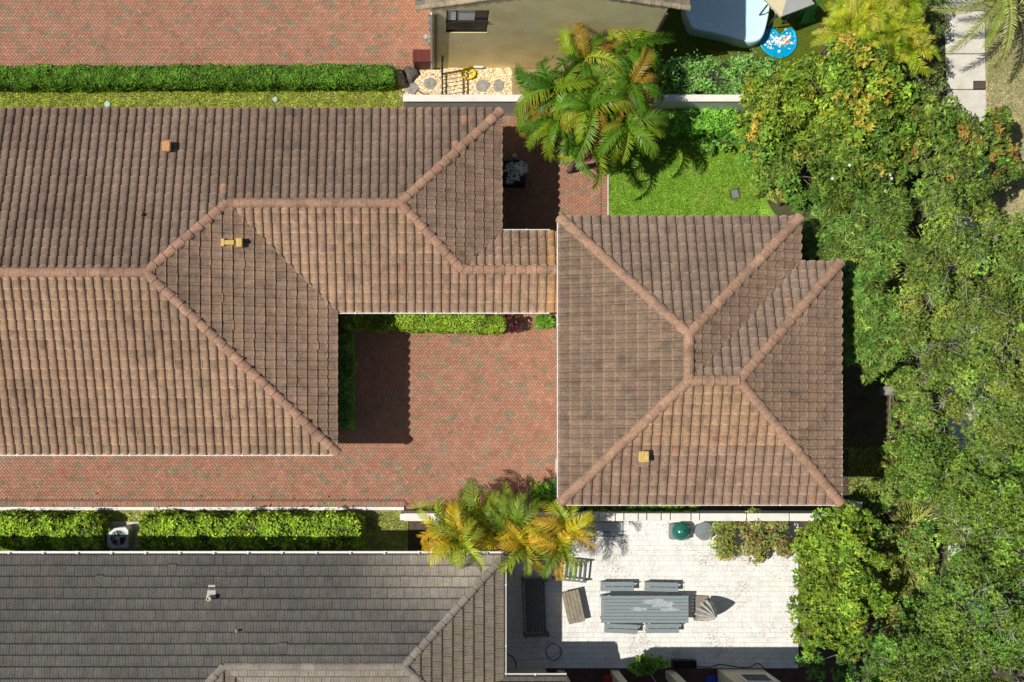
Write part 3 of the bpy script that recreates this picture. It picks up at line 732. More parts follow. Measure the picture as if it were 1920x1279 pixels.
# fascia boards under the eaves
fb = MB()
for (a, b) in (((Xl, YS), (XE, YS)), ((XE, YS), (XE, YS2)), ((XE, YS2), (XG, YS2)), ((XE2, YN3), (XG, YN3)), ((XE2, YN3), (XE2, YN)), ((Xl, YN), (XE2, YN))):
    c = ((a[0]+b[0])/2, (a[1]+b[1])/2); L = math.hypot(b[0]-a[0], b[1]-a[1]); ang = math.atan2(b[1]-a[1], b[0]-a[0])
    nx, ny = -math.sin(ang), math.cos(ang); s_ = -1 if (a, b) in () else 1
    fb.box((c[0], c[1], h1-.12), (L-.1, .03, .16), ang)
fb.build('fascia', M_gutter, house)
gutter(house, (XE+.02, YS2), (XG-.6, YS2), h1-.02, (0, -1), wd=.06)
gutter(house, (Xl, YS), (XE-.05, YS), h1-.03, (0, -1), wd=.07)
gutter(house, (XE2+.05, YN3), (4.1, YN3), h1-.03, (0, 1), wd=.07)
def vent(root, P, r, h, m, name='roof_vent', n=14):
    b = MB(); b.lathe(P, [(r*1.5, -.12), (r*1.45, .0), (r, .05), (r, h), (r*1.12, h), (r*1.12, h+.04), (r*.7, h+.04), (r*.7, h-.02)], n); o = b.build(name, m, root, smooth=False)
    d = MB(); d.lathe((P[0], P[1], P[2]+h), [(r*.68, .0), (r*.66, .012)], n); d.build('vent_opening', M_black, o) if False else None
    return o
def skirt(root, q, sz, dr, m):
    """metal apron lying on the tiles below a vent, dr = down-slope unit y"""
    MB().box((0, 0, 0), (sz, sz*1.25, .02), M=Matrix.Translation(q+Vector((0, dr*sz*.2, .085))) @ Matrix.Rotation(-dr*math.atan(PITCH), 4, 'X')).build('flashing', m, root)
def roofz(px, py, z0, pit, Ye, sgn):
    """height of a N/S roof slope under a pixel"""
    z = z0
    for _ in range(12): q = G(px, py, z); z = z0+pit*abs(q.y-Ye)
    return G(px, py, z)
q = roofz(314, 279, h1, p, YN, 1); b = MB(); b.box(q+Vector((0, 0, .15)), (.20, .34, .36)); b.box(q+Vector((.04, 0, .35)), (.30, .38, .05)); hv = b.build('roof_vent', M_terra, house, bevel=.03)
skirt(house, q, .40, 1, mat('mortar apron light', (.22, .155, .115), var=.3))
MB().box(q+Vector((.105, 0, .2)), (.02, .26, .20)).build('vent_opening', M_black, house)
q = roofz(266, 404, h1, p, YN, 1); vent(house, q+Vector((0, 0, .05)), .05, .16, M_terra)
q = G(436, 456, h1+.324*3.6)      # box vent on the east slope
b = MB(); b.box(q+Vector((-.12, 0, .1)), (.42, .16, .14)); b.box(q+Vector((.25, 0, .08)), (.22, .30, .16)); b.box(q+Vector((-.3, 0, .12)), (.12, .26, .14))
b.build('roof_vent', M_ochre, house, bevel=.02)
# bits in the courtyard corner: rear door step
# ------------------------------------------------------------------ the garage
hg = 6.08; W_, N1, E1, N2, E2, S_ = 4.13, 7.297, 12.10, 5.81, 13.44, -2.19
J = (8.10, 1.81); AP = (8.10, 3.297); K_ = (9.69, 1.81); zg = hg+p*4.0; peg = (zg-hg)/(E2-K_[0])
gar = thing('garage', 'two storey garage block under a brown tiled hip roof, right of the courtyard', 'garage', (8.6, 2.5, 0))
def col_gar(x, y, k):
    if k == 'ridge': return jit((.36, .22, .145), .06)
    n = noise.noise(Vector((x*.4, y*.4, 8.3))); n2 = noise.noise(Vector((x*1.2, y*1.2, 15)))
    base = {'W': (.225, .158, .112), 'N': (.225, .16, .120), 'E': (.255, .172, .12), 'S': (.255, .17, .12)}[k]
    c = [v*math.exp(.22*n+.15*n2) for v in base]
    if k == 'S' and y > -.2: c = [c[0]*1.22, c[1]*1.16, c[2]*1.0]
    if random.random() < .005: c = (.32, .18, .11)
    return jit(c, .045)
rg = Roof(gar, S_PROF, .309, .345, M_tile_a, M_tile_o, col_gar)
rg.face([(W_, N1), (W_, S_), J, AP], (W_, 0), (0, -1), hg, p, 'W', 1.06)
rg.face([(E1, N1), (W_, N1), AP], (0, N1), (-1, 0), hg, p, 'N')
rg.face([(E1, N2), (E1, N1), AP, J], (E1, 0), (0, 1), hg, p, 'E', 1.0)
rg.face([(E2, N2), (E1, N2), J, K_], (0, N2), (-1, 0), hg, p, 'N')
rg.face([(E2, S_), (E2, N2), K_], (E2, 0), (0, 1), hg, peg, 'E')
rg.face([(W_, S_), (E2, S_), K_, J], (0, S_), (1, 0), hg, p, 'S')
rg.finish(M_deck)
for a, b, za_, zb in (((W_, N1), AP, hg, zg), ((E1, N1), AP, hg, zg), ((W_, S_), J, hg, zg), (J, AP, zg, zg), ((E2, N2), K_, hg, zg), ((E2, S_), K_, hg, zg), (K_, J, zg, zg)):
    ridge(gar, RM, (a[0], a[1], za_+.03), (b[0], b[1], zb+.0), .40, col_gar)
walls(gar, [(W_+.72, S_+.5), (E2-.5, S_+.5), (E2-.5, N2-.5), (E1-.5, N2-.5), (E1-.5, N1-.5), (W_+.72, N1-.5)], hg-.08, M_white)
for (ya, yb) in ((601, 5.0), (873, .9)):
    c = G(1041, ya); MB().box((W_+.66, c.y, 1.5), (.16, .55, 3.0)).build('pier', M_white, gar)
c = G(1041, 745); MB().box((W_+.70, c.y, 1.3), (.06, 4.6, 2.6)).build('garage_door', M_cream, gar)
for k in range(3):
    MB().box((W_+.66, c.y, .65+k*.65), (.03, 4.5, .05)).build('door_panel_rib', M_cream, gar)
l = MB(); l.lathe((W_+.48, G(0, 876).y, 2.0), [(.05, 0), (.09, .05), (.09, .25), (.12, .27), (.02, .38)], 10); l.box((W_+.55, G(0, 876).y, 2.2), (.12, .04, .04)); l.build('wall_lantern', M_black, gar)
gutter(gar, (W_, S_), (W_, N1), hg-.02, (-1, 0), step=1.9, wd=.05)
gutter(gar, (W_, S_), (E2, S_), hg-.03, (0, -1), wd=.05)
gutter(gar, (E2, S_), (E2, 2.0), hg-.04, (1, 0), wd=.04)
q = roofz(1203, 856, hg, p, S_, 1); b = MB(); b.box(q+Vector((0, 0, .16)), (.26, .30, .42)); b.box(q+Vector((.0, 0, .40)), (.32, .36, .05)); b.build('roof_vent', M_ochre, gar, bevel=.02)
# ------------------------------------------------------------------ the dark-roofed house
YD, XD = -4.175, 2.467
zd2 = h1+p*3.716; XD2 = -1.064; YD2 = YD-3.716; ped = (zd2-h1)/(XD-XD2)
Xb3 = -7.25; zd1 = h1+p*6.2; Yd1 = YD-6.2; Xa3 = Xb3-2.5
dark = thing('dark_roof_house', 'house with flat charcoal tile roof below the courtyard and white gutters', 'house', (-6, -7, 0))
def col_dark(x, y, k):
    if k == 'ridge': return jit((.24, .21, .175), .06)
    n = noise.noise(Vector((x*.3, y*.3, 21)))
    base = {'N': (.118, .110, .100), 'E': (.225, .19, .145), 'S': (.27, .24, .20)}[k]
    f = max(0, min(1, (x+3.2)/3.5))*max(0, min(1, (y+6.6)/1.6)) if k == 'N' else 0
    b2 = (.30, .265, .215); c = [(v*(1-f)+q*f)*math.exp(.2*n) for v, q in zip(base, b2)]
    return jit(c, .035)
rd = Roof(dark, F_PROF, .300, .392, M_slate_a, M_slate_o, col_dark, lift=.04, stagger=True, lip=(.45, .44, .42), jr=.25)  # dark lip colour paints in the shadow line along each course edge
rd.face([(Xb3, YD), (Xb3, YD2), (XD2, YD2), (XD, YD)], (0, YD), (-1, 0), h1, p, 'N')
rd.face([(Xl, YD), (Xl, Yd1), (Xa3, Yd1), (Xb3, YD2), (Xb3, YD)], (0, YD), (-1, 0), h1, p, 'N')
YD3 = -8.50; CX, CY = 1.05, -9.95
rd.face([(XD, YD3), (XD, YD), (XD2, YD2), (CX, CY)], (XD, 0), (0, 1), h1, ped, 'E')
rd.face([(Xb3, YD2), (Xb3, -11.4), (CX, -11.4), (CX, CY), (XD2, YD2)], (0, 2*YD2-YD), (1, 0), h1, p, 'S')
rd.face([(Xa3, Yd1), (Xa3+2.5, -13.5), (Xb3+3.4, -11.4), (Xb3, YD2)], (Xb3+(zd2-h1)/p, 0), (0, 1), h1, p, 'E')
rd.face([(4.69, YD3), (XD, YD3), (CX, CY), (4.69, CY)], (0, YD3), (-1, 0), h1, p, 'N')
rd.finish(M_deck)
RD = ridge_mesh(.15, .40, M_slate_o)
ridge(dark, RD, (XD, YD-.05, h1+.02), (XD2, YD2, zd2), .40, col_dark)
ridge(dark, RD, (Xb3, YD2, zd2), (XD2, YD2, zd2), .38, col_dark)
ridge(dark, RD, (Xb3, YD2, zd2), (Xa3, Yd1, zd1), .40, col_dark)
ridge(dark, RD, (CX, CY, h1+ped*(XD-CX)), (XD2, YD2, zd2), .40, col_dark)
walls(dark, [(Xl, YD-.55), (XD-.5, YD-.55), (XD-.5, YD3-.5), (4.3, YD3-.5), (4.3, -13.5), (Xl, -13.5)], h1-.1, M_cream)
gutter(dark, (Xl, YD), (XD, YD), h1-.01, (0, 1), step=1.15, wd=.10)
gutter(dark, (XD, YD), (XD, YD3), h1-.02, (1, 0), step=1.8, wd=.06)
gutter(dark, (XD, YD3), (4.69, YD3), h1-.01, (0, 1), step=1.4, wd=.08)
q = roofz(395, 1120, h1, p, YD, 1)
vent(dark, q+Vector((0, 0, .02)), .075, .32, M_lead)
MB().box((q.x+.02, q.y+.22, q.z-.03), (.34, .62, .03), M=Matrix.Translation((q.x+.02, q.y+.20, q.z-.02)) @ Matrix.Rotation(-math.atan(p), 4, 'X')).build('flashing', M_lead, dark) if False else MB().add([(q.x-.16, q.y-.1, q.z+.075), (q.x+.2, q.y-.1, q.z+.075), (q.x+.14, q.y+.42, q.z-.09), (q.x-.1, q.y+.42, q.z-.09)], [(0, 1, 2, 3)]).build('flashing', M_lead, dark)
q = roofz(445, 1182, h1, p, YD, 1); vent(dark, q+Vector((0, 0, .02)), .035, .15, M_lead)
# upper roof blocks south of the frame, and the loggia columns
MB().box(((-2+3.61)/2, -11.2, 4.5), (5.61, 4.7, 1.4)).build('upper_storey', M_cream, dark)
for (px, wv) in ((1051, .30), (1152, .32), (1256, .36)):
    c = G(px, 1262); MB().box((c.x, c.y-.05, 2.45), (wv, .34, 5.0)).build('column', M_cream, dark, bevel=.015)
MB().box((11.92, -9.35, 2.45), (1.76, .62, 5.0)).build('wall', M_cream, dark)
wf = MB()
for (cx, cz, sx, sz) in ((12.05, 1.10, 1.15, .09), (12.05, 2.25, 1.15, .09), (11.52, 1.68, .09, 1.07), (12.58, 1.68, .09, 1.07)): wf.box((cx, -9.02, cz), (sx, .06, sz))
wf = wf.build('window', M_gutter, dark); MB().box((12.05, -9.035, 1.68), (.97, .02, 1.06)).build('pane', M_dark, dark)
MB().box((4.28, -11.1, 5.2), (1.32, 3.4, .28)).build('unseen_loggia_roof', M_hatch, dark)  # unseen box added between the roofs to keep sun off the terrace
MB().box((9.0, -10.8, 5.2), (8.1, 3.95, .3)).build('unseen_loggia_roof', M_hatch, dark)

# ------------------------------------------------------------------ the yellow house
Yw, hE, XL, XR, Yv = 14.42, 5.45, -.63, 8.60, 14.46
Xm = (XL+XR)/2; zy = hE+p*(Xm-XL)
yel = thing('yellow_house', 'yellow stucco gable house with brown tile roof at the top edge', 'house', (4, 17, 0))
def col_y(x, y, k):
    if k == 'ridge': return jit((.36, .29, .20), .07)
    return jit((.27, .215, .16), .1)
ry = Roof(yel, F_PROF, .309, .34, M_tile_a, M_tile_o, col_y, lift=.03, lip=(1.1, 1.1, 1.1))
ry.face([(XL, 21), (XL, Yv), (Xm, Yv), (Xm, 21)], (XL, 0), (0, -1), hE, p, 'W')
ry.face([(XR, Yv), (XR, 21), (Xm, 21), (Xm, Yv)], (XR, 0), (0, 1), hE, p, 'E')
ry.finish(M_deck)
RV = ridge_mesh(.10, .36, M_tile_o)
ridge(yel, RV, (XL, Yv+.02, hE+.04), (Xm, Yv+.02, zy+.04), .36, col_y)
ridge(yel, RV, (XR, Yv+.02, hE+.04), (Xm, Yv+.02, zy+.04), .36, col_y)
ridge(yel, RM, (Xm, 21, zy), (Xm, Yv, zy), .39, col_y)
x0, x1 = -.083, 7.85
wx0, wx1, wz0, wz1 = .40, 1.86, 3.50, 5.42
zt = lambda x: hE+p*(min(x-XL, XR-x))-.12
g = MB()
def wq(a, b, za0, zb0, za1, zb1):   # wall panel between x=a..b
    g.add([(a, Yw, za0), (b, Yw, zb0), (b, Yw, zb1), (a, Yw, za1), (a, 21, za0), (b, 21, zb0), (b, 21, zb1), (a, 21, za1)], [(0, 1, 2, 3), (7, 6, 5, 4), (0, 3, 7, 4), (1, 5, 6, 2), (3, 2, 6, 7), (0, 4, 5, 1)])
wq(x0, wx0, -.05, -.05, zt(x0), zt(wx0)); wq(wx0, wx1, -.05, -.05, wz0, wz0); wq(wx0, wx1, wz1, wz1, zt(wx0), zt(wx1)); wq(wx1, Xm, -.05, -.05, zt(wx1), zt(Xm)); wq(Xm, x1, -.05, -.05, zt(Xm), zt(x1))
g.build('wall', M_yellow, yel)
wf = MB(); cxw = (wx0+wx1)/2
wf.box((cxw, Yw+.10, wz0+.04), (wx1-wx0, .16, .07)); wf.box((cxw, Yw+.02, 4.46), (wx1-wx0+.04, .10, .06)); wf.box((wx0+.03, Yw+.1, 4.45), (.05, .12, 1.85)); wf.box((wx1-.03, Yw+.1, 4.45), (.05, .12, 1.85)); wf.box((wx0+.36, Yw+.08, 4.95), (.04, .10, .9))
wnd = wf.build('window', M_black, yel)
MB().box((cxw, Yw+.06, 4.0), (wx1-wx0-.04, .02, .86)).build('pane', M_dark, wnd)
MB().box((wx0+.68, Yw+.05, 4.94), (.60, .02, .88)).build('blind', M_white, wnd)
MB().box((wx1-.28, Yw+.06, 4.94), (.46, .02, .88)).build('pane', M_dark, wnd)
lv = MB()
for k in range(5): lv.box((wx0+.19, Yw+.05, 4.60+k*.17), (.28, .05, .11))
lv.build('louvre', M_white, wnd)
MB().box((x0-.04, Yw-.04, 2.6), (.07, .07, 5.3)).build('downpipe', M_gutter, yel)
MB().box((x0+.12, Yw-.045, 2.6), (.07, .07, 5.3)).build('downpipe', M_hatch, yel)
MB().box((x1+.02, Yw-.045, 2.6), (.09, .07, 5.3)).build('downpipe', M_hatch, yel)
MB().box((1.70, Yw-.03, .18), (.36, .06, .10)).build('wall_vent', M_white, yel)
l = MB(); l.lathe((x0-.22, Yw+.25, 2.3), [(.05, 0), (.10, .05), (.10, .22), (.03, .3)], 10); l.box((x0-.1, Yw+.25, 2.5), (.22, .05, .05)); l.build('wall_lamp', M_steel, yel)

#@@WALLS
# ------------------------------------------------------------------ garden walls
gw = thing('garden_wall', 'white garden wall running from the gravel bed to the trees, shaded by palms', 'wall', (10, 12.65, 0))
MB().box((7.9, 12.65, .9), (18.1, .22, 1.76)).build('wall_face', M_white, gw)
MB().box((7.9, 12.65, 1.80), (18.16, .26, .06)).build('coping', M_white, gw, bevel=.012)
MB().box((17.0, 13.25, .95), (.80, .52, 1.9)).build('pillar', M_white, gw, bevel=.015)
MB().box((16.80, 13.85, .9), (.22, .64, 1.8)).build('return_wall', M_white, gw)
lw = thing('garden_wall', 'white garden wall with jointed coping between garage and patio', 'wall', (8, -2.98, 0))
MB().box((7.0, -2.98, .87), (16.6, .24, 1.74)).build('wall_face', M_white, lw)
cuts = [757, 840, 930, 1000, 1060, 1123, 1154, 1170, 1197, 1213, 1240, 1257, 1296, 1312, 1400, 1480, 1542, 1606]
k = 38.2/1920
for a, b in zip(cuts[:-1], cuts[1:]):
    xa, xb = (a-815)*k, (b-815)*k; MB().box(((xa+xb)/2, -2.98, 1.79), (xb-xa-.04, .29, .06)).build('coping_stone', M_white, lw, bevel=.01)
MB().box((15.6, -2.55, .95), (.62, .30, 1.9)).build('pillar', M_white, lw, bevel=.015)
#@@THINGS
# ------------------------------------------------------------------ things by the yellow house
c = G(792, 121); t = thing('storage_bin', 'dark red box bin standing by the yellow house corner', 'bin', (c.x, c.y, 0))
MB().box((c.x, c.y, .45), (.66, .42, .86)).build('bin_body', M_red, t, bevel=.02); MB().box((c.x, c.y, .90), (.72, .48, .07)).build('lid', M_red, t, bevel=.02)
def stone(px, py, r, label, m=M_rock, name='stepping_stone', cat='stepping stone', group='stepping stones on the gravel', h=.05, sq=1):
    c = G(px, py); b = MB(); ph = random.uniform(0, 6)
    b.lathe((c.x, c.y, -.02), [(r*.98, 0), (r, h*.6), (r*.9, h), (r*.5, h*1.15), (.02, h*1.1)], 16, fn=lambda t, z: (1+.08*math.sin(2*t+ph)+.05*math.sin(5*t+ph)))
    return tag(b.build(name, m), label, cat, group)
stone(773, 166, .26, 'pale round stepping stone at the left end of the white wall')
stone(806, 157, .25, 'pale round stepping stone just left of the black gate')
stone(905, 161, .27, 'pale round stepping stone right of the yellow hose')
stone(935, 161, .24, 'pale round stepping stone half under the palm fronds')
c = G(770, 140); b = MB(); b.lathe((c.x, c.y, -.05), [(.34, 0), (.33, .12), (.24, .24), (.08, .30)], 9, fn=lambda t, z: 1+.22*math.sin(3*t+.6)); tag(b.build('boulder', M_rockd), 'dark rough boulder at the end of the clipped hedge', 'rock')
# picket gate running from wall to house
ga, gb = G(829, 136), G(829, 205); gx = ga.x; y0, y1 = 12.78, G(0, 138).y
t = thing('picket_gate', 'black metal picket gate across the gravel between wall and yellow house', 'gate', (gx, (y0+y1)/2, 0))
for yy, hh in ((y0+.03, 1.7), (y1-.03, 1.8)):
    o = MB().box((gx, yy, hh/2), (.08, .08, hh)).build('post', M_black, t); MB().lathe((gx, yy, hh), [(.05, 0), (.065, .03), (.04, .09), (.005, .11)], 8).build('finial', M_black, o)
for z_ in (.25, 1.25, 1.5): MB().box((gx, (y0+y1)/2, z_), (.05, y1-y0-.1, .05)).build('rail', M_black, t)
n = 9
for i in range(n):
    yy = y0+.12+(y1-y0-.24)*i/(n-1); MB().box((gx, yy, .76), (.022, .022, 1.44)).build('picket', M_black, t)
c = G(878, 139); pts = [(c.x+(.17+.012*i/8)*math.cos(i*.5)*1.15, c.y+(.16+.012*i/8)*math.sin(i*.5), .04+.022*(i//12)) for i in range(52)]
pts += [(c.x-.25, c.y-.02, .03), (c.x-.42, c.y+.10, .03)]
tag(MB().tube(pts, .022, 6).build('garden_hose', M_yel, smooth=True), 'coiled yellow garden hose lying on the gravel', 'hose')
pts = [G(776, 203)+Vector((0, 0, .35)), G(783, 196)+Vector((0, 0, .6)), G(800, 204)+Vector((0, 0, .5)), G(815, 210)+Vector((0, 0, .3))]
tag(MB().tube([(p_.x, p_.y+.35, p_.z) for p_ in pts], .025, 6).build('pipe', M_black, smooth=True), 'black pipe hanging below the white wall beside the roof edge', 'pipe')
# discs in the grass strip
def disc(px, py, r, m, label, name='valve_cover', cat='valve cover', group='valve covers in the grass'):
    c = G(px, py); return tag(MB().lathe((c.x, c.y, 0), [(r, -.03), (r, .05), (r*.9, .065), (r*.2, .07)], 14).build(name, m), label, cat, group)
disc(202, 196, .12, M_aqua, 'pale round valve cover in the grass near the left end of the strip')
disc(516, 187, .10, M_aqua, 'pale round valve cover in the grass below the middle of the hedge')
c = G(1378, 364); t = thing('drain_cover', 'grey blue square drain cover set in the lawn', 'drain cover', c)
MB().box((c.x, c.y, .0), (.42, .42, .04), .2).build('rim', M_soil, t); MB().box((c.x, c.y, .03), (.26, .30, .05), .2).build('cover', M_greyp, t, bevel=.01)
c = G(1836, 160); t = thing('utility_cover', 'dark brown rectangular utility lid set in the sidewalk', 'utility cover', c)
MB().box((c.x, c.y, .01), (.48, .34, .04)).build('frame', M_black, t, bevel=.01); MB().box((c.x, c.y, .02), (.43, .29, .05)).build('lid', M_hatch, t, bevel=.012)
# planter by the house east wall
c = G(963, 330); t = thing('planter', 'black square planter with silvery leaved plant in the roof shade', 'planter', (c.x, c.y, 0))
MB().box((c.x, c.y, .3), (.85, .95, .6)).build('pot', M_black, t, bevel=.04)
leafobj('plant', crown([(c.x+.05, c.y-.05, .8, .26)], [(.5, .55, .5), (.38, .44, .4), (.6, .62, .58)], shoots=26, k=5, L=.2, W=.07, sub=10, subr=.5), t)
c = G(963, 300); b = MB(); b.tube([(c.x, c.y, 0), (c.x, c.y, .5)], .03, 8); b.lathe((c.x, c.y, .5), [(.07, 0), (.09, .05), (.09, .12), (.02, .16)], 10); tag(b.build('garden_light', M_steel), 'grey post light beside the black planter', 'garden light')
# stone slabs at the right
c = G(1668, 733); t = thing('stone_slab', 'pale rounded stone slab with a round mark beside the big tree', 'stone slab', (c.x, c.y, 0))
MB().box((c.x, c.y, .2), (.86, .36, .4)).build('slab_block', M_rock, t, bevel=.05); MB().lathe((c.x+.1, c.y, .395), [(.06, 0), (.06, .012), (.035, .012), (.035, .004)], 14).build('ring_mark', M_white, t)
c = G(1690, 957); tag(MB().prism([(c.x-.5, c.y-.02), (c.x-.25, c.y+.16), (c.x+.2, c.y+.1), (c.x+.5, c.y-.1), (c.x+.2, c.y-.17), (c.x-.2, c.y-.14)], -.02, .08).build('stepping_stone', M_rock, bevel=.02), 'broken pale paving stone in the weeds right of the garage corner', 'stepping stone')

# ------------------------------------------------------------------ playground behind the yellow house
def smooth_closed(pts, n=6):
    out = []; m = len(pts)
    for i in range(m):
        p0, p1, p2, p3 = [Vector(pts[(i+k) % m]) for k in (-1, 0, 1, 2)]
        for j in range(n):
            t_ = j/n; out.append(.5*((2*p1)+(-p0+p2)*t_+(2*p0-5*p1+4*p2-p3)*t_*t_+(-p0+3*p1-3*p2+p3)*t_**3))
    return out
hp = .62
ol = smooth_closed([G(x, y, hp).to_2d() for x, y in ((1292, 40), (1300, 53), (1330, 60), (1365, 68), (1390, 76), (1412, 79), (1430, 70), (1440, 40), (1446, 0), (1448, -60), (1380, -85), (1290, -70), (1284, -10), (1285, 22))], 5)
t = thing('play_pool', 'large pale blue curved play pool with rounded rim, mostly in house shade', 'play pool', (*(sum(ol, Vector((0, 0)))/len(ol)), 0))
cen = sum(ol, Vector((0, 0)))/len(ol); b = MB(); rings = [(1.0, .0), (1.012, .25), (1.0, .52), (.975, .62), (.945, .62), (.925, .55), (.915, .50)]; m_ = len(ol)
V = []; F = []
for (s_, z_) in rings:
    for q in ol: w_ = cen+(q-cen)*s_; V.append((w_.x, w_.y, z_))
for i in range(len(rings)-1):
    for k_ in range(m_): F.append((i*m_+k_, i*m_+(k_+1) % m_, (i+1)*m_+(k_+1) % m_, (i+1)*m_+k_))
b.add(V, F); b.build('pool_rim', M_blue, t, smooth=True)
MB().add([(*(cen+(q-cen)*.917), .505) for q in ol], [tuple(range(m_))]).build('pool_cover', M_blue, t)
# playhouse with canvas roof
t = thing('playhouse', 'small playhouse with cream and white canvas pyramid roof beside a green slide', 'playhouse', (*G(1480, -20).to_2d(), 0))
zr = 1.9; cor = [G(x, y, zr) for x, y in ((1432, -4), (1465, 31), (1528, 7), (1497, -30))]; top = G(1478, -14, 2.7)
# scalloped hem
def hem(a, b, n=10, s=.05):
    return [a.lerp(b, i/n) for i in range(n+1)]
for i in range(4):
    e_ = hem(cor[i], cor[(i+1) % 4]); n_ = len(e_)
    MB().add([top]+e_+[q+Vector((0, 0, -.10-.06*(k_ % 2))) for k_, q in enumerate(e_)], [(0, k_+1, k_+2) for k_ in range(n_-1)]+[(k_+1, k_+2, n_+k_+2, n_+k_+1) for k_ in range(n_-1)]).build('roof_panel', (M_roofc, M_roofw, M_roofw, M_roofc)[i], t)
for q in cor: d_ = (Vector((top.x, top.y, 0))-Vector((q.x, q.y, 0)))*.45; MB().box((q.x+d_.x, q.y+d_.y, zr/2), (.05, .05, zr)).build('post', M_black, t)
c4 = sum(cor, Vector((0, 0, 0)))/4; MB().box((c4.x+.1, c4.y+.15, .75), (.5, .4, .08)).build('platform', M_wood, t)
# slide
sa, sb = G(1523, 8, 1.1), G(1510, 46, .12); t = thing('slide', 'short green plastic slide coming off the playhouse', 'slide', (sb.x, sb.y, 0))
pr = []; n_ = 9
for i in range(n_):
    f_ = i/(n_-1); q = sa.lerp(sb, f_); z_ = 1.1*(1-f_)**1.3+.12+(.06 if i == n_-1 else 0); d_ = Vector((sb.x-sa.x, sb.y-sa.y, 0)).normalized(); s_ = Vector((-d_.y, d_.x, 0)); wv = .24+.12*max(0, f_-.7)/.3
    pr.append([(q+s_*a_*wv).to_2d().to_tuple()+(z_+z2_,) for a_, z2_ in ((-1, .13), (-.85, .13), (-.8, 0), (.8, 0), (.85, .13), (1, .13))])
b = MB(); b.add([v for r_ in pr for v in r_], [(i*6+k_, i*6+k_+1, (i+1)*6+k_+1, (i+1)*6+k_) for i in range(n_-1) for k_ in range(5)]); b.build('chute', M_slide, t)
MB().box((sa.x, sa.y-.05, .55), (.4, .08, 1.1)).build('ladder', M_slide, t)
# splash mat
ol = smooth_closed([G(x, y).to_2d() for x, y in ((1424, 78), (1432, 62), (1444, 54), (1452, 57), (1461, 67), (1470, 60), (1482, 55), (1489, 60), (1493, 74), (1490, 92), (1475, 106), (1456, 109), (1438, 100), (1427, 88))], 4)
cen = sum(ol, Vector((0, 0)))/len(ol); t = thing('splash_mat', 'bright blue splash mat printed with white and orange blots', 'splash mat', (cen.x, cen.y, 0))
M_mat = mat('blue vinyl', (.0, .33, .62), var=.1, rough=.35); M_mo = mat('orange print', (.55, .28, .10), var=.2); M_mw = mat('white print', (.75, .78, .78), var=.1); M_mp = mat('pink print', (.62, .35, .42), var=.1)
MB().prism([tuple(q) for q in ol], .0, .025).build('mat_sheet', M_mat, t)
rim = [(*(cen+(q-cen)*.97), .03) for q in ol]; MB().tube(rim+[rim[0]], .045, 6).build('mat_rim', mat('bright blue vinyl', (.0, .42, .68), var=.05, rough=.3), t, smooth=True)
b1, b2, b3 = MB(), MB(), MB()
for i in range(95):
    a_ = random.uniform(0, 6.28); r_ = random.uniform(0, .58)**.9; q = cen+Vector((math.cos(a_)*r_*1.05, math.sin(a_)*r_*.8-.03)); s_ = random.choice([.025, .035, .045, .06]); bb = random.choices([b1, b2, b3], [8, 1.3, .8])[0]
    if bb is b2: q = cen+Vector((.25+random.gauss(0, .12), -.05+random.gauss(0, .12)))
    n_ = random.choice([5, 6, 8]); ph = random.uniform(0, 6); bb.add([(q.x+s_*random.uniform(.6, 1.3)*math.cos(ph+2*math.pi*k_/n_), q.y+s_*random.uniform(.6, 1.3)*math.sin(ph+2*math.pi*k_/n_), .0275+i*.00004) for k_ in range(n_)], [tuple(range(n_))])
for i in range(26):    # pale band across the mat
    f_ = i/25; q = cen+Vector((-.30+.75*f_, .22-.30*math.sin(f_*3.0)-.05*random.random())); s_ = .045; b1.add([(q.x+s_*random.uniform(.6, 1.2)*math.cos(k_), q.y+s_*random.uniform(.6, 1.2)*math.sin(k_), .0318+i*.00004) for k_ in range(6)], [tuple(range(6))])
for b_, m_ in ((b1, M_mw), (b2, M_mo), (b3, M_mp)): b_.build('print', m_, t)['kind'] = 'stuff'
def curve_px(pp, z_, n=8):
    pp = [G(x, y)+Vector((0, 0, z_)) for x, y in pp]; out = []
    for i in range(len(pp)-1):
        p0, p1, p2, p3 = pp[max(i-1, 0)], pp[i], pp[i+1], pp[min(i+2, len(pp)-1)]
        for j in range(n): t_ = j/n; out.append(.5*((2*p1)+(-p0+p2)*t_+(2*p0-5*p1+4*p2-p3)*t_*t_+(-p0+3*p1-3*p2+p3)*t_**3))
    return out+[pp[-1]]
tag(MB().tube(curve_px([(1348, 112), (1352, 100), (1364, 96), (1373, 104), (1385, 102), (1402, 106), (1412, 107), (1414, 98), (1410, 90), (1418, 84), (1425, 86)], .02), .014, 5).build('water_hose', M_cable, smooth=True), 'thin pale hose looping from the blue splash mat over the turf', 'hose')

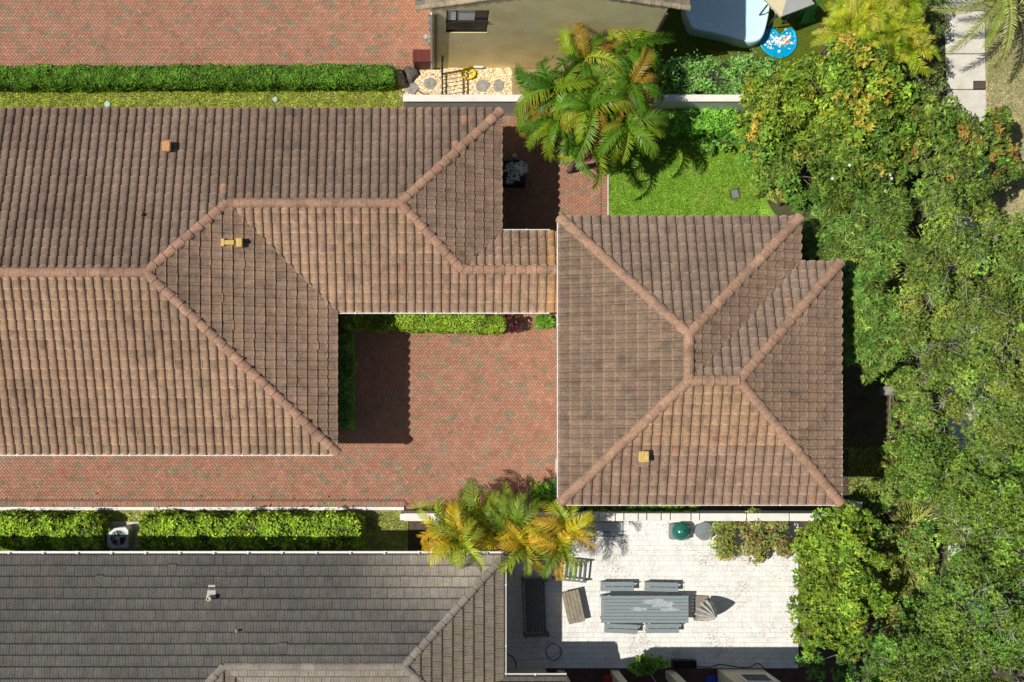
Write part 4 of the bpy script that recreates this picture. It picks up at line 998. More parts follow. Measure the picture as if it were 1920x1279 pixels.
# ------------------------------------------------------------------ air conditioner
c = G(221, 1009, .8); t = thing('air_conditioner', 'pale grey air conditioning unit with round fan between the lower hedges', 'air conditioner', (c.x, c.y, 0))
q = G(228, 1003); MB().box((q.x+.1, q.y+.0, .05), (1.35, 1.05, .1)).build('concrete_pad', M_conc, t, bevel=.02)
oct_ = [(-.44, -.28), (-.28, -.40), (.36, -.40), (.40, -.36), (.42, .30), (.30, .44), (-.12, .40), (-.44, .16)]
MB().prism([(c.x+x, c.y+y) for x, y in oct_], .1, .80).build('casing', M_steel, t, bevel=.03)
MB().lathe((c.x+.02, c.y, .79), [(.33, 0), (.33, .03), (.30, .03), (.30, .012)], 28).build('fan_ring', M_steel, t)
MB().lathe((c.x+.02, c.y, .80), [(.30, 0), (.30, .012)], 24).build('fan_well', M_black, t)
for k in range(3):
    a = k*2*math.pi/3+.5; b = MB(); n_ = 7
    for s_ in (0,):
        P_ = [(c.x+.02, c.y)]; b.add([(c.x+.02+.07*math.cos(a), c.y+.07*math.sin(a), .83), (c.x+.02+.28*math.cos(a-.35), c.y+.28*math.sin(a-.35), .825), (c.x+.02+.29*math.cos(a+.1), c.y+.29*math.sin(a+.1), .83), (c.x+.02+.25*math.cos(a+.45), c.y+.25*math.sin(a+.45), .845), (c.x+.02+.07*math.cos(a+.9), c.y+.07*math.sin(a+.9), .845)], [(0, 1, 2, 3, 4)])
    b.build('fan_blade', M_greyp, t)
MB().lathe((c.x+.02, c.y, .83), [(.08, 0), (.08, .03), (.05, .04)], 16).build('fan_hub', M_steel, t)
for k in range(4):
    a = k*math.pi/2+.35; MB().box((c.x+.02+.19*math.cos(a), c.y+.19*math.sin(a), .85), (.26, .018, .012), a).build('guard_bar', M_steel, t)

# ------------------------------------------------------------------ patio furniture
def px_center(x0, y0, x1, y1, h): return G((x0+x1)/2, (y0+y1)/2, h), (x1-x0)*(40-h)/1920, (y1-y0)*(40-h)/1920
c, lx, ly = px_center(1127, 1117, 1291, 1168.5, .74)
t = thing('dining_table', 'long grey boarded dining table with pale worn patches on the patio', 'table', (c.x, c.y, 0))
nb = 8
for i in range(nb): MB().box((c.x, c.y-ly/2+ly*(i+.5)/nb, .72), (lx, ly/nb-.012, .04)).build('board', M_tableg, t, bevel=.004)
for sx in (-1, 1):
    for sy in (-1, 1): MB().box((c.x+sx*(lx/2-.12), c.y+sy*(ly/2-.1), .35), (.09, .09, .7)).build('leg', M_tableg, t)
MB().box((c.x, c.y, .66), (lx-.3, ly-.22, .08)).build('apron', M_tableg, t)
for (px, py, w2, h2) in ((1228, 1128, 22, 5), (1246, 1133, 20, 5), (1198, 1142, 16, 3.5), (1255, 1143, 18, 3.5), (1232, 1136, 10, 3)):
    q = G(px, py, .74); b = MB(); n_ = 14; ph = random.uniform(0, 6)
    b.add([(q.x+w2/50*math.cos(2*math.pi*k/n_)*(1+.25*math.sin(3*k+ph)), q.y+h2/50*math.sin(2*math.pi*k/n_)*(1+.3*math.sin(2*k+ph)), .742+.0004*px/1000) for k in range(n_)], [tuple(range(n_))]); b.build('worn_paint', M_tablew, t)
proto = None
for i, (x0, y0, x1, y1, rz, lab) in enumerate(((1126, 1091, 1189, 1108.5, 0, 'grey bench left of the two above the dining table'), (1208, 1091.5, 1273, 1110, -.02, 'grey bench right of the two above the dining table, nearest the green dome'), (1133, 1170, 1196, 1188, -.04, 'grey tilted bench left of the two below the dining table'), (1211, 1170, 1273, 1187, .01, 'grey bench right of the two below the dining table'))):
    c, lx, ly = px_center(x0, y0, x1, y1, .45)
    if proto is None:
        t = thing('bench', lab, 'bench', (0, 0, 0), 0, 'grey benches round the dining table'); proto = t
        L_, W_b = 1.29, .36
        for (yy, ww) in ((-W_b/4-.005, W_b/2-.012), (W_b/4+.005, W_b/2-.012)): MB().box((0, yy, .43), (L_, ww, .04)).build('seat_board', M_tableg, t, bevel=.01)
        for xx in (-.62, -.21, .21, .62): MB().box((xx*.98, 0, .43), (.05, .03, .038)).build('seat_tie', M_tableg, t)
        for sx in (-1, 1):
            for sy in (-1, 1): MB().box((sx*.56, sy*.13, .205), (.06, .06, .41)).build('leg', M_tableg, t)
        MB().box((.68, .07, .40), (.08, .05, .025)).build('end_tab', M_steel, t)
        t.location = (c.x, c.y, 0); t.rotation_euler.z = rz; ch = list(t.children)
    else:
        t = proto.copy(); COL.objects.link(t); t['label'] = lab; t.location = (c.x, c.y, 0); t.rotation_euler.z = rz
        for o_ in ch: d_ = o_.copy(); COL.objects.link(d_); d_.parent = t
# slatted coffee table
c = G(1076, 1138, .45); t = thing('coffee_table', 'weathered teak slatted coffee table standing askew on the sunny patio', 'coffee table', (c.x, c.y, 0))
rz = R(12.5); Mx = Matrix.Translation((c.x, c.y, 0)) @ Matrix.Rotation(rz, 4, 'Z')
def lbox(t, name, cc, dd, m, Mx, bev=.006): return MB().box((0, 0, 0), dd, M=Mx @ Matrix.Translation(cc)).build(name, m, t, bevel=bev)
for i in range(5): lbox(t, 'slat', (-.26+.13*i, 0, .44), (.118, 1.25, .03), M_wood, Mx)
for sy in (-1, 1): lbox(t, 'end_rail', (0, sy*.60, .40), (.64, .05, .06), M_wood, Mx)
for sx in (-1, 1):
    for sy in (-1, 1): lbox(t, 'leg', (sx*.27, sy*.55, .2), (.07, .07, .40), M_wood, Mx)
    lbox(t, 'side_panel', (sx*.30, 0, .25), (.025, 1.1, .3), M_wood, Mx)
# long sofa in the shade
c = G(1003, 1138, .4); t = thing('garden_sofa', 'long charcoal slatted garden sofa in the shade of the dark roof', 'sofa', (c.x, c.y, 0)); Mx = Matrix.Translation((c.x, c.y, 0)) @ Matrix.Rotation(R(2), 4, 'Z')
for i in range(6): lbox(t, 'seat_slat', (-.30+.13*i, 0, .36), (.115, 2.0, .035), M_darkwood, Mx)
for sy in (-1, 1):
    lbox(t, 'arm', (.02, sy*1.06, .56), (1.0, .14, .05), M_darkwood, Mx)
    for sx in (-1, 1): lbox(t, 'leg', (.02+sx*.44, sy*1.06, .27), (.08, .1, .53), M_darkwood, Mx)
lbox(t, 'back_rail', (-.47, 0, .75), (.05, 2.1, .1), M_darkwood, Mx); lbox(t, 'back_rail', (-.46, 0, .52), (.04, 2.1, .1), M_darkwood, Mx)
# slatted bench under the palms
c = G(1070, 1070, .45); t = thing('slatted_bench', 'slatted grey bench half hidden under the yellow palm fronds', 'bench', (c.x, c.y, 0)); Mx = Matrix.Translation((c.x, c.y, 0)) @ Matrix.Rotation(R(-6), 4, 'Z')
for i in range(7): lbox(t, 'slat', (-.54+.18*i, 0, .43), (.075, .72, .03), M_darkwood, Mx)
for sy in (-1, 1): lbox(t, 'rail', (0, sy*.38, .42), (1.32, .07, .06), M_greyp, Mx)
for sx in (-1, 1):
    for sy in (-1, 1): lbox(t, 'leg', (sx*.6, sy*.38, .2), (.06, .06, .4), M_greyp, Mx)
# folded umbrella
c = G(1316, 1141); t = thing('patio_umbrella', 'folded pale grey patio umbrella on a square base at the end of the table', 'umbrella', (c.x, c.y, 0))
MB().box((c.x-.05, c.y+.02, .05), (.56, 1.0, .1), R(-3)).build('base', M_base, t, bevel=.04)
MB().tube([(c.x, c.y, .1), (c.x, c.y, 1.85)], .03, 10).build('pole', M_steel, t)
prof = [(.20, .50), (.33, .54), (.31, .75), (.25, 1.1), (.17, 1.45), (.09, 1.72), (.02, 1.85)]
fo = lambda a, z_: 1+.62*abs(math.sin(5*a+.5*z_))-.36+.10*math.sin(13*a+z_)+.12*math.sin(2*a)
MB().lathe((c.x, c.y, 0), prof, 64, fn=fo).build('folded_canopy', M_cloth, t)
for k in range(8):
    a = 2*math.pi*k/8+.2; MB().tube([(c.x+.36*math.cos(a), c.y+.34*math.sin(a), .60), (c.x+.24*math.cos(a), c.y+.24*math.sin(a), 1.2), (c.x+.04*math.cos(a), c.y+.04*math.sin(a), 1.8)], [.018, .014, .01], 5).build('rib', M_greyp, t)
MB().lathe((c.x, c.y, 1.83), [(.035, 0), (.04, .05), (.01, .09)], 10).build('finial', M_steel, t)
# round domes by the wall
c = G(1271, 995); t = thing('fire_pit', 'round green domed lid on a square grey stand by the white wall', 'fire pit', (c.x, c.y, 0))
MB().box((c.x, c.y-.01, .20), (.72, .60, .4)).build('stand', M_greyp, t, bevel=.02)
MB().lathe((c.x+.03, c.y+.02, .42), [(.35, -.02), (.36, .04), (.33, .06), (.31, .12), (.25, .20), (.14, .27), (.07, .29)], 28).build('lid', M_green, t, smooth=True)
MB().lathe((c.x+.03, c.y+.02, .70), [(.06, 0), (.07, .03), (.03, .05), (.02, .03)], 16).build('lid_cap', M_green, t)
c = G(1314, 994); t = thing('drum', 'grey round lidded drum beside the green dome', 'drum', (c.x, c.y, 0))
MB().lathe((c.x, c.y, 0), [(.29, 0), (.33, .3), (.34, .5)], 8).build('drum_body', M_greyp, t)
for r_, z_ in ((.35, .50), (.24, .53), (.13, .55)): MB().lathe((c.x, c.y, z_), [(r_, 0), (r_, .02), (r_*.92, .03)], 26).build('lid_ring', M_greyp, t)
c = G(1141, 992); t = thing('floor_hatch', 'grey square floor hatch in the patio shaded by palm fronds', 'hatch', (c.x, c.y, 0))
MB().box((c.x, c.y, .02), (1.15, .60, .04)).build('hatch_frame', M_greyp, t, bevel=.01); MB().box((c.x, c.y, .035), (1.07, .52, .03)).build('hatch_lid', M_steel, t, bevel=.005); MB().box((c.x-.1, c.y-.1, .06), (.3, .03, .03)).build('handle', M_black, t)
b = curve_px([(958, 1240), (990, 1237), (1030, 1233), (1050, 1222)], .012); cc = G(1038, 1222)
b += [Vector((cc.x+(.30+.03*math.sin(i))*math.cos(i*.45), cc.y+(.33+.03*math.cos(i*1.3))*math.sin(i*.45), .012+.0006*i)) for i in range(44)]
tag(MB().tube(b, .009, 5).build('cable', M_cable, smooth=True), 'thin grey cable coiled on the shaded patio corner', 'cable')
tag(MB().tube(curve_px([(948, 1226), (960, 1231), (967, 1243), (966, 1256)], .02), .02, 6).build('hose', M_black, smooth=True), 'short black hose curving from the dark roof corner', 'hose')
tag(MB().tube(curve_px([(1250, 1252), (1290, 1249), (1330, 1251), (1350, 1246), (1385, 1251), (1405, 1251), (1420, 1244), (1432, 1252)], .02), .018, 6).build('garden_hose', M_hoseg, smooth=True), 'dark green hose along the lower edge of the patio', 'hose')
c = G(1280, 1243); t = thing('planter_box', 'empty black trough planter at the lower patio edge', 'planter', (c.x, c.y, 0))
for dx, dy, sx, sy in ((0, .14, .9, .03), (0, -.14, .9, .03), (.44, 0, .03, .28), (-.44, 0, .03, .28)): MB().box((c.x+dx, c.y+dy, .17), (sx, sy, .34)).build('side', M_black, t)
MB().box((c.x, c.y, .1), (.84, .25, .1)).build('soil_fill', M_core, t)
c = G(1137, 1272); t = thing('bucket', 'red plastic bucket on the dark terrace between the columns', 'bucket', (c.x, c.y, 0)); MB().lathe((c.x, c.y, 0), [(.16, 0), (.22, .42), (.24, .43), (.24, .46), (.2, .46), (.18, .40)], 18).build('pail', M_orange, t, smooth=True); MB().tube([(c.x-.22, c.y, .44), (c.x-.15, c.y+.1, .56), (c.x+.15, c.y+.1, .56), (c.x+.22, c.y, .44)], .012, 5).build('handle', M_black, t)
c = G(1333, 1275); b = MB(); b.lathe((c.x, c.y, 0), [(.20, 0), (.24, .10), (.16, .17), (.03, .2)], 12, fn=lambda a, z_: 1+.2*math.sin(3*a)); tag(b.build('toy', M_bluep), 'blue toy lying on the dark terrace', 'toy')
a = G(1216, 1258); b_ = G(1236, 1290); tag(MB().tube([(a.x, a.y, .03), (b_.x, b_.y, .25)], .02, 6).build('pole', M_lead), 'pale pole leaning on the dark terrace', 'pole')

#@@PLANTS
# ------------------------------------------------------------------ hedges
DG = [(.045, .105, .005), (.06, .125, .007), (.075, .145, .009), (.028, .068, .004)]
YG = [(.115, .19, .010), (.15, .215, .013), (.085, .155, .011), (.19, .235, .02), (.06, .115, .009)]
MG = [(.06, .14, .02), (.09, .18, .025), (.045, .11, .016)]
hh = 1.15
hh = .9; a, b = G(-40, 140, hh), G(741, 137, hh); hedge('clipped_hedge', 'long dark green clipped hedge along the north driveway', a, b, .76, hh, DG, dens=1150, L=.08, W=.045, rough=.05, rnd=.22)
hl = 1.1
a, b = G(-40, 1000, hl), G(190, 1000, hl); hedge('leafy_hedge', 'yellow green leafy hedge left of the air conditioner', a, b, 1.2, hl, YG, dens=680, L=.13, W=.075, rough=.13, rnd=.25, group=None)
a, b = G(259, 999, hl), G(676, 999, hl); hedge('leafy_hedge', 'long yellow green leafy hedge right of the air conditioner', a, b, 1.2, hl, YG, dens=680, L=.13, W=.075, rough=.13, rnd=.25)
hc = .75
a, b = G(640, 600, hc), G(949, 607, hc); hedge('courtyard_hedge', 'bright green hedge under the courtyard gutter', a, b, .66, hc, YG, dens=1000, L=.08, W=.045, rough=.06, rnd=.18)
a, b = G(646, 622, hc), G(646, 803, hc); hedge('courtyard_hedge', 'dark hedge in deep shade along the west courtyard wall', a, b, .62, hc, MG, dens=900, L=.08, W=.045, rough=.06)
a, b = G(1007, 602, .5), G(1037, 602, .5); hedge('grass_shrub', 'small green strappy shrub beside the white garage pier', a, b, .42, .5, [(.10, .22, .02), (.14, .26, .025)], cat='shrub', dens=900, L=.18, W=.02)
def bush(name, label, lobes, pal, cat='shrub', group=None, **kw):
    L = lob(lobes); t = thing(name, label, cat, (L[0][0], L[0][1], 0), 0, group)
    b = MB()
    for x, y, z, r in L:
        for k in range(4):
            d = sphere_dirs(1, .2)[0]*r*.8; b.tube([(L[0][0], L[0][1], 0), (x, y, z*.6), (x+d[0], y+d[1], z+d[2])], [.03, .02, .006], 5)
    b.build('stems', M_bark, t); leafobj('foliage', crown(L, pal, **kw), t); return t
bush('red_shrub', 'dark red leaved shrub between the hedge and garage', [(962, 603, .55, .30), (965, 612, .4, .24)], [(.05, .012, .012), (.08, .02, .018), (.03, .01, .01)], shoots=50, k=6, L=.12, W=.05, sub=10)
bush('round_shrub', 'rounded light green shrub at the lower left garage corner', [(1014, 915, .75, .42), (1010, 925, .6, .38), (1022, 925, .6, .3)], [(.12, .24, .02), (.18, .30, .025), (.09, .18, .015)], shoots=60, k=7, L=.1, W=.05, sub=14)
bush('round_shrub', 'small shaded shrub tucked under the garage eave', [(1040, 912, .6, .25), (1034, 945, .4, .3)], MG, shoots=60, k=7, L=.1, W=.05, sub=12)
bush('patio_shrub', 'small bright green shrub at the lower patio edge', [(1196, 1242, .55, .32), (1216, 1244, .5, .33), (1236, 1246, .4, .25), (1205, 1250, .4, .3)], [(.10, .20, .02), (.15, .26, .03), (.07, .14, .015)], shoots=60, k=6, L=.12, W=.06, sub=12)
bush('climbing_vine', 'olive vine spilling over the white wall beside the grey drum', [(1358, 985, 1.5, .40), (1352, 1010, 1.0, .42), (1362, 1030, .7, .34)], [(.12, .16, .025), (.15, .18, .03), (.09, .13, .02), (.17, .14, .05)], shoots=90, k=6, L=.09, W=.05, sub=24, subr=.5)
bush('climbing_vine', 'olive and pinkish vine spilling onto the patio, middle of the wall', [(1408, 985, 1.5, .40), (1416, 1015, 1.0, .42), (1420, 1035, .6, .34)], [(.12, .15, .025), (.15, .16, .035), (.18, .12, .06), (.09, .12, .02)], shoots=90, k=6, L=.09, W=.05, sub=24, subr=.5)
bush('climbing_vine', 'reddish olive vine next to the yellow green tree on the patio edge', [(1450, 985, 1.4, .36), (1456, 1010, 1.0, .40), (1470, 1028, .6, .3)], [(.11, .14, .025), (.17, .11, .06), (.14, .16, .035)], shoots=90, k=6, L=.09, W=.05, sub=24, subr=.5)
bush('wall_vine', 'green vine strip between the garage eave and white wall', [(1060+24*i, 951, .5, .17+.05*random.random()) for i in range(11)], MG+[(.14, .22, .03)], shoots=50, k=5, L=.08, W=.045, sub=16)
a, b = G(1258, 138, 1.7), G(1470, 140, 1.7); hedge('rough_hedge', 'tall loose green hedge behind the white wall by the turf', a, b, 1.25, 1.7, [(.07, .16, .03), (.10, .20, .04), (.05, .12, .02), (.13, .22, .05)], dens=620, L=.16, W=.065, rough=.16, rnd=.35)
a, b = G(1236, 222, .9), G(1385, 220, .9); hedge('low_hedge', 'bright low hedge below the white wall at the top of the lawn', a, b, .95, .9, [(.09, .22, .02), (.13, .27, .025), (.07, .17, .015)], dens=800, L=.10, W=.05, rough=.09, rnd=.25)
bush('low_shrub', 'low green shrub at the top right corner of the lawn', [(1330, 268, .4, .3), (1355, 265, .45, .35), (1378, 262, .5, .35)], MG+[(.11, .22, .02)], shoots=60, k=6, L=.12, W=.05, sub=12)
bush('ivy_shrub', 'dark olive shrub along the left edge of the sidewalk', [(1735, 60, .9, .6), (1752, 20, .9, .6), (1735, 115, .8, .6), (1740, 160, .7, .6), (1725, 195, .7, .5), (1750, 210, .6, .45)], [(.06, .085, .02), (.08, .11, .025), (.10, .13, .035)], shoots=60, k=6, L=.1, W=.045, sub=12)

# ------------------------------------------------------------------ palms
GP = [(.10, .25, .014), (.13, .28, .016), (.22, .33, .02), (.28, .34, .03), (.06, .16, .012), (.16, .29, .025), (.08, .21, .013), (.11, .26, .015), (.19, .29, .025), (.07, .19, .012), (.13, .24, .03), (.32, .21, .03)]
fg = [frond_mesh('frond', 2.05, 42, -95, .42, .066, 34, v_, droopy=dr, tipcol=tc, bend=bd, inner=.085) for v_, dr, tc, bd in
      ((.35, .35, (1.9, 1.35, .8), .5), (-.2, .45, (1.7, 1.25, .8), -.6), (.6, .1, (2.1, 1.4, .8), .9), (.1, .5, (2.2, 1.2, .6), -.9), (-.4, .5, (1.6, 1.25, .8), .2), (.8, .05, (2.0, 1.35, .8), -.3), (-.1, .3, (1.8, 1.3, .7), .7))]
hubs = [(1105, 205, 4.4, 15), (1040, 165, 3.9, 12), (1180, 155, 4.2, 13), (1045, 225, 3.7, 11), (1172, 235, 3.9, 12), (1095, 115, 4.0, 11), (1185, 90, 3.6, 10), (1095, 265, 3.5, 10), (1015, 195, 3.2, 8)]
labs = ['tallest palm in the middle of the big green palm clump', 'green palm at the left side of the clump above the white wall', 'green palm at the right side of the clump by the dark turf', 'green palm leaning over the shaded walkway and planter', 'green palm drooping over the lawn corner', 'green palm against the yellow wall', 'palm at the upper right of the clump beside the dark turf', 'low palm with a frond hanging over the brick walkway', 'small palm at the left edge of the clump touching the white wall']
for (x, y, h, n), lb in zip(hubs, labs):
    hub = G(x, y, h); base = Vector((hub.x*.97+.1, min(hub.y*.985, 14.0), 0)); palm(lb, base, hub, n+4, fg, GP, group='palms of the big clump', el=(-20, 50), sc=(.66, 1.12))
YP = [(.48, .50, .03), (.60, .55, .03), (.64, .47, .03), (.32, .42, .03), (.20, .32, .03), (.66, .42, .03), (.38, .46, .03), (.17, .27, .025), (.30, .38, .03), (.24, .34, .03)]
fy = [frond_mesh('frond', 1.85, 48, -75, .44, .062, 28, v_, droopy=dr, tipcol=tc, bend=bd, inner=.03) for v_, dr, tc, bd in
      ((.5, .15, (1.3, 1.05, .8), .4), (.2, .3, (1.25, .95, .7), -.6), (.7, .05, (1.4, 1.05, .7), .7), (.35, .25, (1.2, 1.0, .8), -.3), (-.2, .4, (1.3, 1., .8), .1))]
hubs = [(832, 985, 3.6, 10), (858, 1015, 4.3, 9), (922, 965, 2.7, 9), (965, 985, 3.0, 10), (983, 1025, 3.3, 8), (1062, 992, 3.0, 10), (1048, 1025, 3.0, 7), (888, 965, 2.6, 8)]
labs = ['yellowing palm at the left end of the lower clump', 'palm whose frond hangs over the dark roof', 'yellow palm leaning towards the red paving', 'tall yellow green palm above the patio corner', 'golden palm over the dark roof corner', 'orange tipped palm at the right end of the lower clump', 'low golden palm above the slatted bench', 'short olive palm in the middle of the lower clump']
for (x, y, h, n), lb in zip(hubs, labs):
    hub = G(x, y, h); base = Vector((hub.x*.98, -3.55 if hub.y < -3.2 else hub.y, 0)); palm(lb, base, hub, n+4, fy, YP, group='yellow palms of the lower clump', el=(-15, 50), sc=(.6, .95), trunk_r=.07)
AP_ = [(.52, .57, .05), (.58, .58, .05), (.48, .56, .035), (.34, .50, .03), (.66, .60, .10)]
fa = [frond_mesh('frond', 1.6, 60, -35, .36, .04, 30, .4, droopy=.2, bend=.3, tipcol=(1.2, 1.1, .9)), frond_mesh('frond', 1.4, 50, -55, .34, .04, 28, .3, droopy=.25, bend=-.4), frond_mesh('frond', 1.5, 65, -20, .36, .04, 30, .8, droopy=.1, bend=-.2)]
hubs = [(1592, 45, 3.0, 28), (1635, 20, 3.3, 28), (1668, 65, 3.0, 28), (1612, 92, 2.7, 24), (1702, 95, 2.6, 20), (1588, 0, 2.9, 26), (1695, 15, 3.0, 26), (1573, 75, 2.4, 22), (1655, 110, 2.4, 20)]
labs = ['yellow green areca palm next to the green slide', 'tall areca palm at the top edge right of the playhouse', 'bushy areca palm in the middle of the top right clump', 'areca palm with low fronds above the orange tipped tree', 'areca palm with pale dry fronds nearest the sidewalk', 'areca palm at the top edge overhanging the slide', 'green areca palm at the top edge near the sidewalk', 'low areca palm at the edge of the sunny turf', 'low areca palm above the white wall pillar']
for (x, y, h, n), lb in zip(hubs, labs):
    hub = G(x, y, h); palm(lb, Vector((hub.x*.998, hub.y*.998, 0)), hub, n, fa, AP_, name='areca_palm', group='areca palms at the top right', el=(-8, 65), sc=(.62, .9), trunk_r=.04)
fd = [frond_mesh('frond', 3.4, 35, -50, .42, .065, 46, .3, droopy=.35, bend=.2, inner=.05), frond_mesh('frond', 3.2, 25, -60, .40, .065, 44, .2, droopy=.45, bend=-.2, inner=.05)]
hub = G(1884, -28, 3.4); palm('tall palm hanging grey green fronds over the top right corner', G(1872, -60), hub, 17, fd, [(.26, .36, .06), (.20, .30, .05), (.38, .42, .12)], el=(-15, 25), sc=(.72, .95), trunk_r=.12)
a, b = G(1553, 86), G(1541, 132); tag(MB().tube([(b.x, b.y, .0), ((a.x+b.x)/2+.03, (a.y+b.y)/2, .25), (a.x, a.y, .6)], [.09, .08, .07], 8).build('palm_log', mat('pale trunk', (.55, .42, .22), var=.3, vs=14), smooth=True), 'pale leaning palm stem on the green turf', 'palm stem')

# ------------------------------------------------------------------ trees
LM = [(.066, .125, .009), (.095, .15, .011), (.13, .175, .013), (.045, .088, .008), (.155, .185, .016)]
OT = [(.24, .16, .02), (.26, .19, .025), (.21, .18, .02), (.23, .21, .03)]
tree('orange_tipped_tree', 'leafy tree with orange young leaves beside the blue mat and turf', 'tree',
     [(1440, 190, 3.4, 1.0), (1425, 240, 3.0, .8), (1510, 165, 3.9, 1.0), (1480, 215, 4.2, 1.0), (1600, 135, 4.0, 1.0), (1550, 190, 4.5, 1.1), (1650, 190, 3.9, .95), (1600, 220, 4.7, 1.1), (1690, 225, 3.4, .8), (1530, 245, 4.0, .9), (1650, 245, 4.0, .9), (1410, 265, 2.6, .6)],
     LM, shoots=40, k=7, L=.165, W=.07, spread=.85, sub=15, subr=.32, tips=OT, tipf=.06)
tree('white_flowered_tree', 'dense green tree with a few white blossoms beside the lawn corner', 'tree',
     [(1430, 310, 3.2, .9), (1470, 290, 3.4, .7), (1500, 330, 3.8, .95), (1560, 300, 4.2, 1.0), (1620, 290, 4.3, 1.0), (1650, 340, 3.8, .9), (1580, 360, 4.0, .95), (1510, 380, 3.0, .75), (1620, 385, 3.4, .8), (1455, 355, 2.6, .7)],
     [(.05, .095, .009), (.07, .115, .011), (.095, .138, .015), (.04, .075, .008)], shoots=40, k=7, L=.17, W=.06, spread=.85, sub=14, subr=.33, tips=[(.20, .19, .03)], tipf=.06)
tree('red_tipped_tree', 'dark green tree with rusty red shoot tips reaching over the sidewalk', 'tree',
     [(1725, 225, 3.4, .8), (1770, 220, 3.0, .6), (1785, 265, 3.9, .95), (1845, 262, 3.5, .7), (1866, 225, 3.0, .38), (1735, 300, 3.7, .85), (1815, 325, 3.9, .95), (1876, 290, 3.1, .55), (1890, 320, 2.8, .4), (1750, 365, 3.3, .75), (1825, 380, 3.2, .7)],
     [(.055, .095, .012), (.085, .125, .014), (.115, .15, .02), (.038, .068, .01)], shoots=36, k=7, L=.18, W=.075, spread=.85, sub=13, subr=.34, tips=[(.17, .09, .02), (.17, .13, .02), (.22, .11, .03)], tipf=.10, twigs=16)
PG = [(.075, .135, .02), (.105, .165, .026), (.135, .19, .034), (.05, .095, .014)]
tree('fern_leaved_shrub', 'vivid green narrow leaved shrub at the upper right garage corner', 'shrub',
     [(1540, 425, 4.1, .6), (1538, 455, 4.1, .5), (1552, 478, 4.1, .45), (1596, 420, 4.5, .75), (1655, 415, 4.5, .75), (1580, 468, 4.3, .7), (1640, 470, 4.4, .75), (1560, 400, 3.7, .5)], PG, shoots=42, k=9, L=.22, W=.032, spread=.8, sub=13, subr=.4, trunk_r=.06)
tree('fern_leaved_shrub', 'vivid green narrow leaved shrub right of the garage wall', 'shrub',
     [(1622, 535, 4.5, .65), (1600, 545, 4.4, .5), (1600, 600, 4.4, .5), (1606, 655, 4.3, .45), (1608, 580, 4.4, .6), (1650, 590, 4.6, .75), (1620, 640, 4.4, .65), (1655, 660, 4.3, .6), (1622, 690, 3.8, .4)], PG, shoots=42, k=9, L=.22, W=.032, spread=.8, sub=13, subr=.4, trunk_r=.06)
OL = [(.078, .122, .014), (.10, .145, .017), (.12, .16, .022), (.14, .17, .035), (.06, .098, .012), (.045, .075, .01)]
BG = dict(shoots=100, k=7, L=.105, W=.038, spread=.85, sub=9, subr=.40, stray=.3, twigs=150, vary=.6)
tree('street_tree', 'light olive fine leaved tree, uppermost of the big trees on the right', 'tree', lobes_poly([(1700, 415), (1770, 395), (1840, 430), (1925, 400), (1960, 520), (1930, 600), (1760, 610), (1700, 560), (1690, 480)], 5.2, 54, .70, 1.0), OL, base=G(1800, 560), group=None, **BG)
tree('street_tree', 'light olive fine leaved tree beside the stone slab, with bare grey twigs', 'tree', lobes_poly([(1690, 590), (1770, 610), (1930, 600), (1970, 720), (1940, 800), (1760, 800), (1690, 790), (1672, 760), (1700, 745), (1700, 690)], 5.6, 54, .70, 1.0), OL, base=G(1800, 710), **BG)
tree('street_tree', 'olive green tree with yellowed lower edge right of the garage corner', 'tree', lobes_poly([(1676, 790), (1760, 800), (1940, 800), (1970, 920), (1930, 1000), (1780, 1010), (1715, 940), (1672, 870)], 5.3, 54, .70, 1.0), [(.070, .122, .013), (.092, .145, .016), (.115, .165, .02), (.052, .095, .01), (.04, .073, .008)], base=G(1800, 880), **BG)
tree('street_tree', 'deep green tree at the lower right edge of the photograph', 'tree', lobes_poly([(1790, 1010), (1930, 1000), (1970, 1120), (1950, 1200), (1850, 1180), (1740, 1130), (1745, 1040), (1770, 1000)], 5.2, 54, .70, 1.0), [(.058, .108, .012), (.076, .128, .014), (.10, .148, .018), (.042, .082, .009)], base=G(1830, 1080), **BG)
tree('street_tree', 'deep green tree in the bottom right corner', 'tree', lobes_poly([(1690, 1190), (1760, 1140), (1850, 1180), (1960, 1200), (1960, 1330), (1620, 1330), (1640, 1260)], 4.6, 54, .70, 1.0), [(.058, .106, .012), (.08, .13, .014), (.108, .155, .02), (.042, .08, .009)], base=G(1760, 1240), **BG)
YT = [(.095, .155, .011), (.125, .178, .013), (.072, .128, .011), (.155, .195, .018), (.055, .10, .009)]
tree('patio_tree', 'broad yellow green tree overhanging the right edge of the white patio', 'tree',
     [(1530, 985, 2.4, .6), (1585, 968, 2.6, .6), (1625, 985, 2.4, .45), (1545, 1030, 2.7, .7), (1600, 1035, 2.8, .65), (1525, 1080, 2.6, .62), (1585, 1090, 2.9, .75), (1640, 1125, 2.6, .5), (1530, 1140, 2.6, .65), (1590, 1150, 2.8, .7), (1540, 1190, 2.5, .6), (1590, 1205, 2.6, .65), (1640, 1050, 2.4, .4), (1505, 1030, 2.3, .45), (1508, 1060, 2.3, .45), (1506, 1110, 2.3, .45), (1508, 1165, 2.3, .45), (1512, 1205, 2.2, .4), (1570, 1060, 3.0, .7), (1565, 1120, 3.0, .7), (1565, 1175, 2.9, .7), (1570, 1000, 2.8, .7), (1620, 1085, 2.6, .55)],
     YT, shoots=44, k=7, L=.14, W=.065, spread=.85, sub=12, subr=.38, vary=.55, trunk_r=.09)
